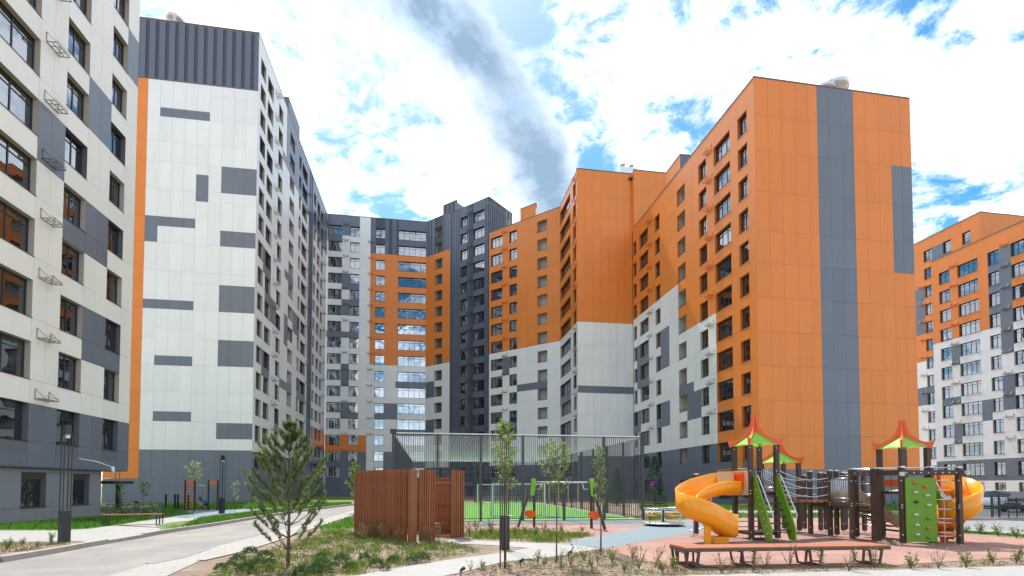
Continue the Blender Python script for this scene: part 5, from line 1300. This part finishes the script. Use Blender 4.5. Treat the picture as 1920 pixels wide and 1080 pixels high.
p = G(362,967,0.1); sapling('pale leaved birch sapling in front of the pull-up frame', (p[0], p[1], 0.1), 3.0, 1.9, 0.55, 30, 0.12, 24, 'leaf_pale', nbr=10)
p = G(672,962); sapling('leafy young tree just behind the left end of the slatted pavilion', (p[0]-0.2, p[1], 0), 3.3, 0.7, 0.6, 60, 0.14, 25, nbr=16)
p = G(225,962,0.1); sapling('small green sapling beside the canopy post', (p[0], p[1], 0.1), 1.9, 0.6, 0.3, 30, 0.09, 26, nbr=9)
p = G(268,965,0.1); sapling('tiny sapling in front of the blank grey wall behind the bicycles', (p[0], p[1], 0.1), 1.9, 1.1, 0.25, 22, 0.11, 27, nbr=8)
p = G(440,958,0.1); sapling('thin sapling right of the rod lamp below the gable', (p[0], p[1], 0.1), 2.0, 0.7, 0.35, 22, 0.1, 28, 'dry' if False else 'leaf_pale', nbr=9)

# shrub kinds, shared by copies
def ball(seed, r, n, ls, m, flat=0.8):
    global rg; rg = np.random.default_rng(seed)
    D = unit(rg.normal(size=(n,3))); D[:,2] = np.abs(D[:,2])*1.0 - 0.1
    rr = r*(0.55 + 0.45*rg.random((n,1))**0.5)*(1 + 0.15*np.sin(D[:,:1]*7 + D[:,1:2]*5))
    P = D*rr; P[:,2] = P[:,2]*flat + r*0.35; V, F = leaves(P, ls, D, 0.45); return fmesh('foliage', V, F, m)
def upright(seed, h, ns, nl, ls, m, spread=0.35):
    global rg; rg = np.random.default_rng(seed); rnd = random.Random(seed); P, D = [], []; st = MB()
    for k in range(ns):
        a = rnd.random()*6.28; l = h*rnd.uniform(.6,1.05); sp_ = spread*rnd.uniform(.3,1)*h
        e = Vector((math.cos(a)*sp_, math.sin(a)*sp_, l)); st.tube([(0,0,0), e*0.5 + Vector((0,0,l*0.06)), e], [0.006,0.005,0.002], 4)
        for j in range(nl):
            s = 0.25 + 0.75*rnd.random(); q = e*s; P.append((q.x + rnd.gauss(0,.02), q.y + rnd.gauss(0,.02), q.z)); D.append((math.cos(a)+rnd.gauss(0,.8), math.sin(a)+rnd.gauss(0,.8), .7))
    V, F = leaves(np.array(P), ls, np.array(D), 0.45); return st.mesh('stem', M['bark']), fmesh('foliage', V, F, m)
balls = [ball(40+i, 0.175, 800, 0.04, 'dwarf', 0.95) for i in range(4)]
ups = [upright(60+i, 0.42, 7, 26, 0.05, 'weed') for i in range(4)]
upd = [upright(70+i, 0.5, 6, 15, 0.05, 'dry', 0.4) for i in range(4)]
tall = [upright(80+i, 0.62, 7, 26, 0.055, 'dry', 0.3) for i in range(3)]
rr_ = random.Random(5)
ORD = ['leftmost','second from left','third from left','fourth from left','fifth from left','sixth from left','seventh from left','eighth from left','ninth from left','tenth from left'] + [w_ + ' from left' for w_ in ('eleventh','twelfth','thirteenth','fourteenth','fifteenth','sixteenth','seventeenth')]
GROUPS = {}
def regroup(t, x, group): GROUPS.setdefault(group, []).append((x, t))
def put_ball(x, y, s, label, group):
    p = G(x, y); t = thing('dwarf_shrub', label, 'shrub', (p[0], p[1], 0), rr_.random()*6.28, group, scale=s)
    link('foliage', rr_.choice(balls), t); regroup(t, x, group); return t
for x, y, s in ((414,1071,.8),(446,1056,1.0),(469,1042,1.1),(458,1075,1.05),(482,1063,1.0),(497,1049,1.1),(432,1066,.8),(505,1060,.8)):
    put_ball(x, y, s, 'round dwarf shrub in the cluster left of the pine', 'dwarf shrubs left of the pine')
for x, y, s in ((602,1048,.8),(602,1063,1.05),(608,1079,1.1),(640,1055,1.05),(656,1070,.9),(567,1082,1.1),(590,1072,.8),(625,1066,.7)):
    put_ball(x, y, s, 'round dwarf shrub in the cluster right of the pine', 'dwarf shrubs right of the pine')
for x, y, s in ((683,1052,.9),(706,1062,.9),(737,1055,.85),(792,1054,1.1),(770,1057,.8),(722,1070,.7)):
    put_ball(x, y, s, 'round dwarf shrub in the row along the white path', 'dwarf shrubs along the path')
def put_up(kind, x, y, s, label, group, gz=0.0, name='leafy_shrub'):
    p = G(x, y, gz); t = thing(name, label, 'shrub', (p[0], p[1], gz), rr_.random()*6.28, group, scale=s)
    a, b = rr_.choice(kind); link('stem', a, t); link('foliage', b, t); regroup(t, x, group); return t
for x, y, s in ((1708,1067,1.05),(1760,1067,.95),(1812,1065,1.0),(1862,1059,.95),(1906,1057,1.15)):
    put_up(upd if x in (1760,) else ups, x, y, s, 'low leafy shrub in the row right of the bench', 'shrubs in a row right of the bench')
for x, y, s in ((1592,1072,1.1),(1640,1067,1.0),(1480,1064,1.05),(1435,1066,.8),(1352,1074,.9),(1370,1070,.7),(1412,1072,1.1),(1545,1068,.9)):
    put_up(upd, x, y, s, 'straggly shrub growing in front of the long bench', 'straggly shrubs in front of the bench')
for x, y, s in ((1812,1000,.9),(1836,1001,1.3),(1872,1006,1.3),(1906,1009,1.2),(1800,998,.8)):
    put_up(ups, x, y, s, 'hedge plant beyond the playground beside the road', 'hedge plants beside the grey road')
for x, y, s in ((905,1068,.6),(882,1072,.5),(1008,1058,.8),(1070,1060,1.0),(1095,1054,.8),(1120,1058,.9),(1110,1066,.7),(1148,1058,1.0),(1185,1050,1.0),(1198,1068,1.1),(1170,1072,.7),(1230,1062,1.0),(1242,1074,.9),(1052,1066,.9),(1020,1064,.7),(955,1072,.5),(1262,1068,.9)):
    put_up(upd if rr_.random() < .55 else ups, x, y, s, 'sprouting shrub in the bare soil below the blue path', 'sprouts in the bare soil bed')
for x, y, s in ((672,1012,1.0),(682,1015,.9),(700,1010,1.2),(715,1016,1.0),(733,1012,1.1),(748,1018,1.0),(757,1012,1.2),(790,1015,.9),(806,1018,.8),(822,1013,.9)):
    put_up(tall, x, y, s, 'dry-leaved shrub at the foot of the slatted pavilion', 'shrubs at the foot of the pavilion')
for x, y, s in ((880,1005,.9),(893,1000,1.0),(905,1007,1.0),(920,1003,1.1),(964,1006,1.0),(985,1000,.9),(1003,1007,1.0),(1020,1002,.9),(1034,1010,.8),(1054,1000,.8),(1092,998,.8)):
    put_up(tall if rr_.random() < .5 else ups, x, y, s, 'bushy plant in the bed between pavilion and swing', 'plants in the bed below the swing')
for x, y, s in ((42,1024,.7),(95,1020,.6),(98,1012,.8),(12,1032,.9),(70,1026,.5)):
    put_up(ups, x, y, s, 'small weed in the kerbside bed by the left lamp', 'weeds in the kerbside bed', gz=0.1, name='weed_plant')
for g_, l_ in GROUPS.items():
    for i_, (x_, t_) in enumerate(sorted(l_, key=lambda q: q[0])): t_['label'] = (ORD[i_] if i_ < len(l_) - 1 else 'rightmost') + ' ' + t_['label']
# weeds and grass, uncountable
def poly_pts(px, n, gz=0.0, seed=1):
    r = np.random.default_rng(seed); pts = np.array([G(x, y, gz) for x, y in px]); lo, hi = pts.min(0), pts.max(0); out_ = []
    while len(out_) < n:
        q = lo + (hi-lo)*r.random((n*3,2)); ins = np.zeros(len(q), bool); j = len(pts)-1
        for i in range(len(pts)):
            xi, yi = pts[i]; xj, yj = pts[j]; c = ((yi > q[:,1]) != (yj > q[:,1])) & (q[:,0] < (xj-xi)*(q[:,1]-yi)/(yj-yi+1e-9)+xi); ins ^= c; j = i
        out_.extend(q[ins].tolist())
    return np.array(out_[:n])
def blades(name, px, n, h, wd, m, gz, seed, clump=None, label=None, lean=0.45):
    global rg; rg = np.random.default_rng(seed)
    if clump:
        c = poly_pts(px, clump[0], gz, seed); k = rg.integers(0, len(c), n); P2 = c[k] + rg.normal(size=(n,2))*clump[1]
    else: P2 = poly_pts(px, n, gz, seed)
    P = np.concatenate([P2, np.full((n,1), gz)], 1); hh = h*(0.5+0.9*rg.random((n,1)))
    a = rg.random(n)*6.28; S = np.stack([np.cos(a), np.sin(a), a*0], 1)*wd; L_ = rg.normal(size=(n,3))*lean; L_[:,2] = 1; T = P + unit(L_)*hh
    mid = P + unit(L_*np.array([0.5,0.5,1]))*hh*0.55
    V = np.stack([P-S, P+S, mid+S*0.8, T, mid-S*0.8], 1).reshape(-1,3); F = np.arange(5*n).reshape(-1,5)
    o = struct(name, fmesh(name, V, F, m), kind='stuff', label=label); o['category'] = 'grass' if 'grass' in name else 'weeds'; return o
bedA = [(500,1040),(540,1022),(600,1002),(650,990),(672,1004),(770,1018),(830,1018),(880,1024),(900,1036),(860,1045),(760,1060),(660,1078),(560,1096),(380,1100),(420,1066)]
blades('weeds', bedA, 7500, 0.15, 0.007, 'weed', 0.0, 3, (190, 0.11), 'yellow green weeds spread through the central planting bed')
blades('dry_grass', bedA, 3600, 0.11, 0.005, 'dry', 0.0, 4, (200, 0.16), 'thin dry grass spread through the central planting bed')
blades('weeds', [(875,1010),(880,998),(960,995),(1085,999),(1110,1004),(1060,1018),(921,1013)], 4200, 0.17, 0.008, 'weed', 0.0, 5, (170, 0.15), 'green weeds in the bed between path and swing')
blades('dry_grass', [(840,1078),(944,1056),(1040,1046),(1130,1031),(1200,1052),(1270,1066),(1450,1066),(1667,1063),(1920,1050),(1920,1060),(1500,1072),(1290,1078),(1100,1100)], 3800, 0.09, 0.004, 'dry', 0.0, 6, (330, 0.08), 'thin dry grass in the front soil bed')
blades('grass', [(-100,995),(0,994),(112,994),(171,991),(200,986),(222,984),(262,977),(330,968),(360,965),(300,955),(200,958),(205,972),(0,988)], 15000, 0.22, 0.010, 'grassm', 0.1, 7, None, 'rough lawn grass along the left block')
blades('grass', [(300,994),(345,989),(372,976),(430,968),(520,957),(600,951),(600,946),(660,944),(655,945.5),(520,961.5),(400,981.5)], 17000, 0.20, 0.012, 'grassm', 0.1, 8, None, 'lawn grass between kerb and exercise area')
blades('grass', [(290,958),(480,954),(620,945),(480,945),(300,950)], 6000, 0.35, 0.03, 'grassm', 0.1, 9, None, 'strip of grass at the foot of the white wing')
blades('grass', [(600,990),(660,970),(730,959),(730,973),(690,988),(600,996)], 3500, 0.18, 0.010, 'grassm', 0.0, 10, None, 'fresh lawn left of the slatted pavilion')
blades('grass', [(1210,976),(1330,971),(1725,971),(1725,965),(1210,965)], 6000, 0.22, 0.015, 'grassm', 0.0, 12, None, 'lawn strip behind the playground')
blades('grass', [(1200,956),(1725,957),(1725,950),(1200,950)], 5000, 0.35, 0.03, 'grassm', 0.0, 13, None, 'lawn strip at the foot of the orange tower')
blades('grass', [(0,1020),(150,1017),(100,1027),(0,1041)], 900, 0.10, 0.005, 'dry', 0.1, 14, (60, 0.1), 'thin dry grass in the kerbside bed by the left lamp')
blades('grass', [(1800,999),(1870,1003.5),(1960,1011),(1960,1007.5),(1870,1001.5),(1800,996.5)], 2500, 0.10, 0.006, 'grassm', 0.0, 15, None, 'grass verge at the right edge of the playground')
# stones and clods on the bare soil
def clods(name, px, n, s, seed, label):
    global rg; rg = np.random.default_rng(seed); P2 = poly_pts(px, n, 0, seed); V, F = [], []
    base = np.array([(1,0,0),(-1,0,0),(0,1,0),(0,-1,0),(0,0,.7),(0,0,-.3)]); tr_ = np.array([(0,2,4),(2,1,4),(1,3,4),(3,0,4),(2,0,5),(1,2,5),(3,1,5),(0,3,5)])
    for i in range(n):
        k = s*rg.random()**2.5 + 0.008; V.append(base*k*(0.6+0.8*rg.random((6,3))) + np.array([P2[i,0], P2[i,1], 0])); F.append(tr_ + 6*i)
    o = struct(name, fmesh(name, np.concatenate(V), np.concatenate(F), 'soil'), kind='stuff', label=label); o['category'] = 'soil'
clods('soil_clods', bedA, 1500, 0.045, 30, 'loose clods of earth in the central bed')
clods('soil_clods', [(840,1078),(944,1056),(1040,1046),(1130,1031),(1200,1052),(1270,1066),(1667,1064),(1920,1050),(1920,1059),(1500,1071),(1290,1078),(1100,1100)], 1500, 0.04, 31, 'loose clods of earth in the front bed')

# ------------------------------------------------------------------ garden spotlights, signs, cars, fence
for i, (x, y, lab) in enumerate(((976,1062,'small black garden spotlight right of the staked tree, at the path edge'),(1066,1046,'small black garden spotlight under the middle young tree'),(864,1080,'small black garden spotlight cut by the bottom edge'))):
    p = G(x, y); t = thing('garden_spotlight', lab, 'spotlight', (p[0], p[1], 0), R(20*i), scale=0.75)
    part('stem', MB().tube([(0,0,0),(0,0,0.14)], 0.018, 6), M['black'], t, True)
    part('bracket', MB().box(-0.05,-0.015,0.12,0.05,0.015,0.15), M['black'], t)
    part('head', MB().tube([(0.0,0.0,0.16),(0.03,-0.05,0.2),(0.05,-0.09,0.235)], [0.04,0.05,0.06], 10), M['black'], t, True)
def sign_text(t, txt, size, m, loc, rz, ext=0.02):
    cu = bpy.data.curves.new('lettering', 'FONT'); cu.body = txt; cu.size = size; cu.extrude = ext
    o = bpy.data.objects.new('lettering_tmp', cu); COL.objects.link(o); bpy.context.view_layer.update()
    me = bpy.data.meshes.new_from_object(o.evaluated_get(bpy.context.evaluated_depsgraph_get())); bpy.data.objects.remove(o)
    me.materials.clear(); me.materials.append(M[m]); l = link('lettering', me, t, loc); l.rotation_euler = (R(90), 0, rz); return l
M['letter'] = mat('lilac_letter', (0.40, 0.26, 0.48), 0.5); M['signdark'] = mat('dark_purple_sign', (0.06, 0.035, 0.075), 0.5)
# market sign on the ground floor of the slate tower
a = Vector((7.4, 91.35, 0)); n_ = Vector((-s2, -s2, 0)); ud_ = Vector((s2, -s2, 0)); sg = a + n_*0.25
t = thing('shop_sign', 'dark sign with lilac MARKET lettering behind the court fence', 'sign', (sg.x, sg.y, 0))
t.rotation_euler = (0, 0, R(-45))
part('board', MB().box(-2.6, 0, 1.4, 4.4, 0.15, 2.95), M['signdark'], t)
sign_text(t, 'MARKET', 1.15, 'letter', (-2.3, -0.03, 1.8), 0)
M['sblue'] = mat('blue_sign', (0.02, 0.03, 0.45), 0.4, emit=((0.05,0.06,0.7), 0.3)); M['sred'] = mat('red_sign', (0.6, 0.01, 0.06), 0.4, emit=((0.8,0.03,0.1), 0.3))
t = thing('shop_sign', 'small blue and red sign box on the grey wall behind the spruce', 'sign', (28.35, 61.0, 0)); 
part('box', MB().box(-0.9, -0.12, 1.9, 0.25, 0.12, 2.75), M['sblue'], t); part('emblem', MB().box(-0.8, -0.15, 1.9, -0.05, -0.122, 2.35), M['sred'], t)
def car(loc, rz, m, label):
    t = thing('parked_car', label, 'car', loc, rz, 'cars parked beyond the black fence')
    st = [(-2.2,.42,.62,.62),(-2.12,.28,.78,.80),(-1.5,.25,.90,.88),(-0.6,.24,.93,.90),(0.6,.24,.92,.90),(1.3,.25,.82,.88),(2.0,.27,.70,.82),(2.2,.36,.58,.66)]
    b = MB(); n = 8
    for x, z0, z1, hw in st:
        for y, z in ((-hw*.9,z0),(-hw,z0+.12),(-hw,z1-.14),(-hw*.9,z1),(hw*.9,z1),(hw,z1-.14),(hw,z0+.12),(hw*.9,z0)): b.v.append((x,y,z))
    for i in range(len(st)-1):
        for k in range(n): b.f.append((i*n+k, (i+1)*n+k, (i+1)*n+(k+1)%n, i*n+(k+1)%n)); b.m.append(0)
    b.f += [tuple(range(n)), tuple(reversed(range((len(st)-1)*n, len(st)*n)))]; b.m += [0,0]
    part('body', b, M[m], t, True)
    cb = [(-1.75,.90,.78),(-1.15,1.36,.64),(-0.2,1.44,.62),(0.35,1.40,.63),(1.05,.90,.78)]; g = MB()
    lo = [(x, -.80, .90) for x, z, h in cb]; 
    g.v = [(x,-h,z) for x,z,h in cb] + [(x,h,z) for x,z,h in cb]
    part('roof', MB()._add([(-1.15,-.64,1.37),(-0.2,-.62,1.45),(0.35,-.63,1.41),(0.35,.63,1.41),(-0.2,.62,1.45),(-1.15,.64,1.37)], [(0,1,2,3,4,5)], 0), M[m], t)
    part('windscreen', MB()._add([(0.35,-.63,1.40),(1.05,-.78,.91),(1.05,.78,.91),(0.35,.63,1.40)], [(0,1,2,3)], 0), M['carglass'], t)
    part('rear_window', MB()._add([(-1.15,-.64,1.36),(-1.75,-.78,.91),(-1.75,.78,.91),(-1.15,.64,1.36)], [(3,2,1,0)], 0), M['carglass'], t)
    for s in (-1, 1):
        part('side_window', MB()._add([(1.05,s*.80,.91),(-1.75,s*.80,.91),(-1.15,s*.65,1.36),(-0.2,s*.63,1.44),(0.35,s*.64,1.40)], [(0,1,2,3,4) if s > 0 else (4,3,2,1,0)], 0), M['carglass'], t)
        part('headlight', MB().box(2.06, s*.62-.14, .56, 2.2, s*.62+.14, .68), M['frame_w'], t)
        part('tail_light', MB().box(-2.2, s*.62-.12, .60, -2.08, s*.62+.12, .74), M['pred'], t)
        for x in (-1.35, 1.35):
            wv = MB().lathe([(0.2,-.1),(0.31,-.1),(0.33,-.06),(0.33,.06),(0.31,.1),(0.2,.1)], 18); wv.v = [(x+a_, s*.80+c_, .33+b_) for a_, b_, c_ in wv.v]
            wo = part('wheel', wv, M['black'], t, True)
            rv_ = MB().lathe([(0,.02),(0.2,.02),(0.2,-.02),(0,-.02)], 14); rv_.v = [(x+a_, s*.88+c_, .33+b_) for a_, b_, c_ in rv_.v]; part('rim', rv_, M['steel'], wo, True)
    part('bumper', MB().box(2.1,-.66,.3,2.24,.66,.46), M['black'], t)
M['cwhite'] = mat('white_car_paint', (0.72, 0.74, 0.77), 0.2, spec=0.6); M['cdark'] = mat('dark_car_paint', (0.03, 0.035, 0.045), 0.15, spec=0.7); M['csilver'] = mat('silver_car_paint', (0.42, 0.44, 0.47), 0.22, spec=0.6)
M['carglass'] = mat('car_glass', (0.02, 0.025, 0.03), 0.05, spec=0.9)
q = AT(1850, 42); car((q.x, q.y, 0), R(150), 'cwhite', 'white parked car behind the right yellow slide')
q = AT(1882, 44); car((q.x, q.y, 0), R(-115), 'csilver', 'silver parked car facing forward behind the fence gate')
q = AT(1926, 36.5); car((q.x, q.y, 0), R(195), 'cdark', 'dark parked car cut by the right edge of the frame')
q = AT(1815, 47); car((q.x, q.y, 0), R(150), 'csilver', 'silver parked car farthest left, mostly hidden by the slide')
fp = AT(1858, 30.5); fq = AT(1985, 29.5); fe = thing('metal_fence', 'low black metal fence in front of the parked cars at right', 'fence', (fp.x, fp.y, 0)); fd = fq - fp
for i in range(9):
    p = fd*(i/8) if i != 1 else fd*0.11
    r_ = .04 if i < 2 else .02; part('post', MB().box(p.x-r_, p.y-r_, 0, p.x+r_, p.y+r_, 1.36 if i < 2 else 1.2), M['charcoal'], fe)
for z in (0.15, 0.32, 1.12): part('rail', MB().bar((0,0,z), (fd.x,fd.y,z), 0.035), M['charcoal'], fe)
part('rail', MB().bar((0,0,1.33), (fd.x*.11,fd.y*.11,1.33), 0.05), M['charcoal'], fe)
for i in range(1, 44):
    p = fd*(i/44); part('bar', MB().box(p.x-.009, p.y-.009, 0.15, p.x+.009, p.y+.009, 1.12), M['charcoal'], fe)
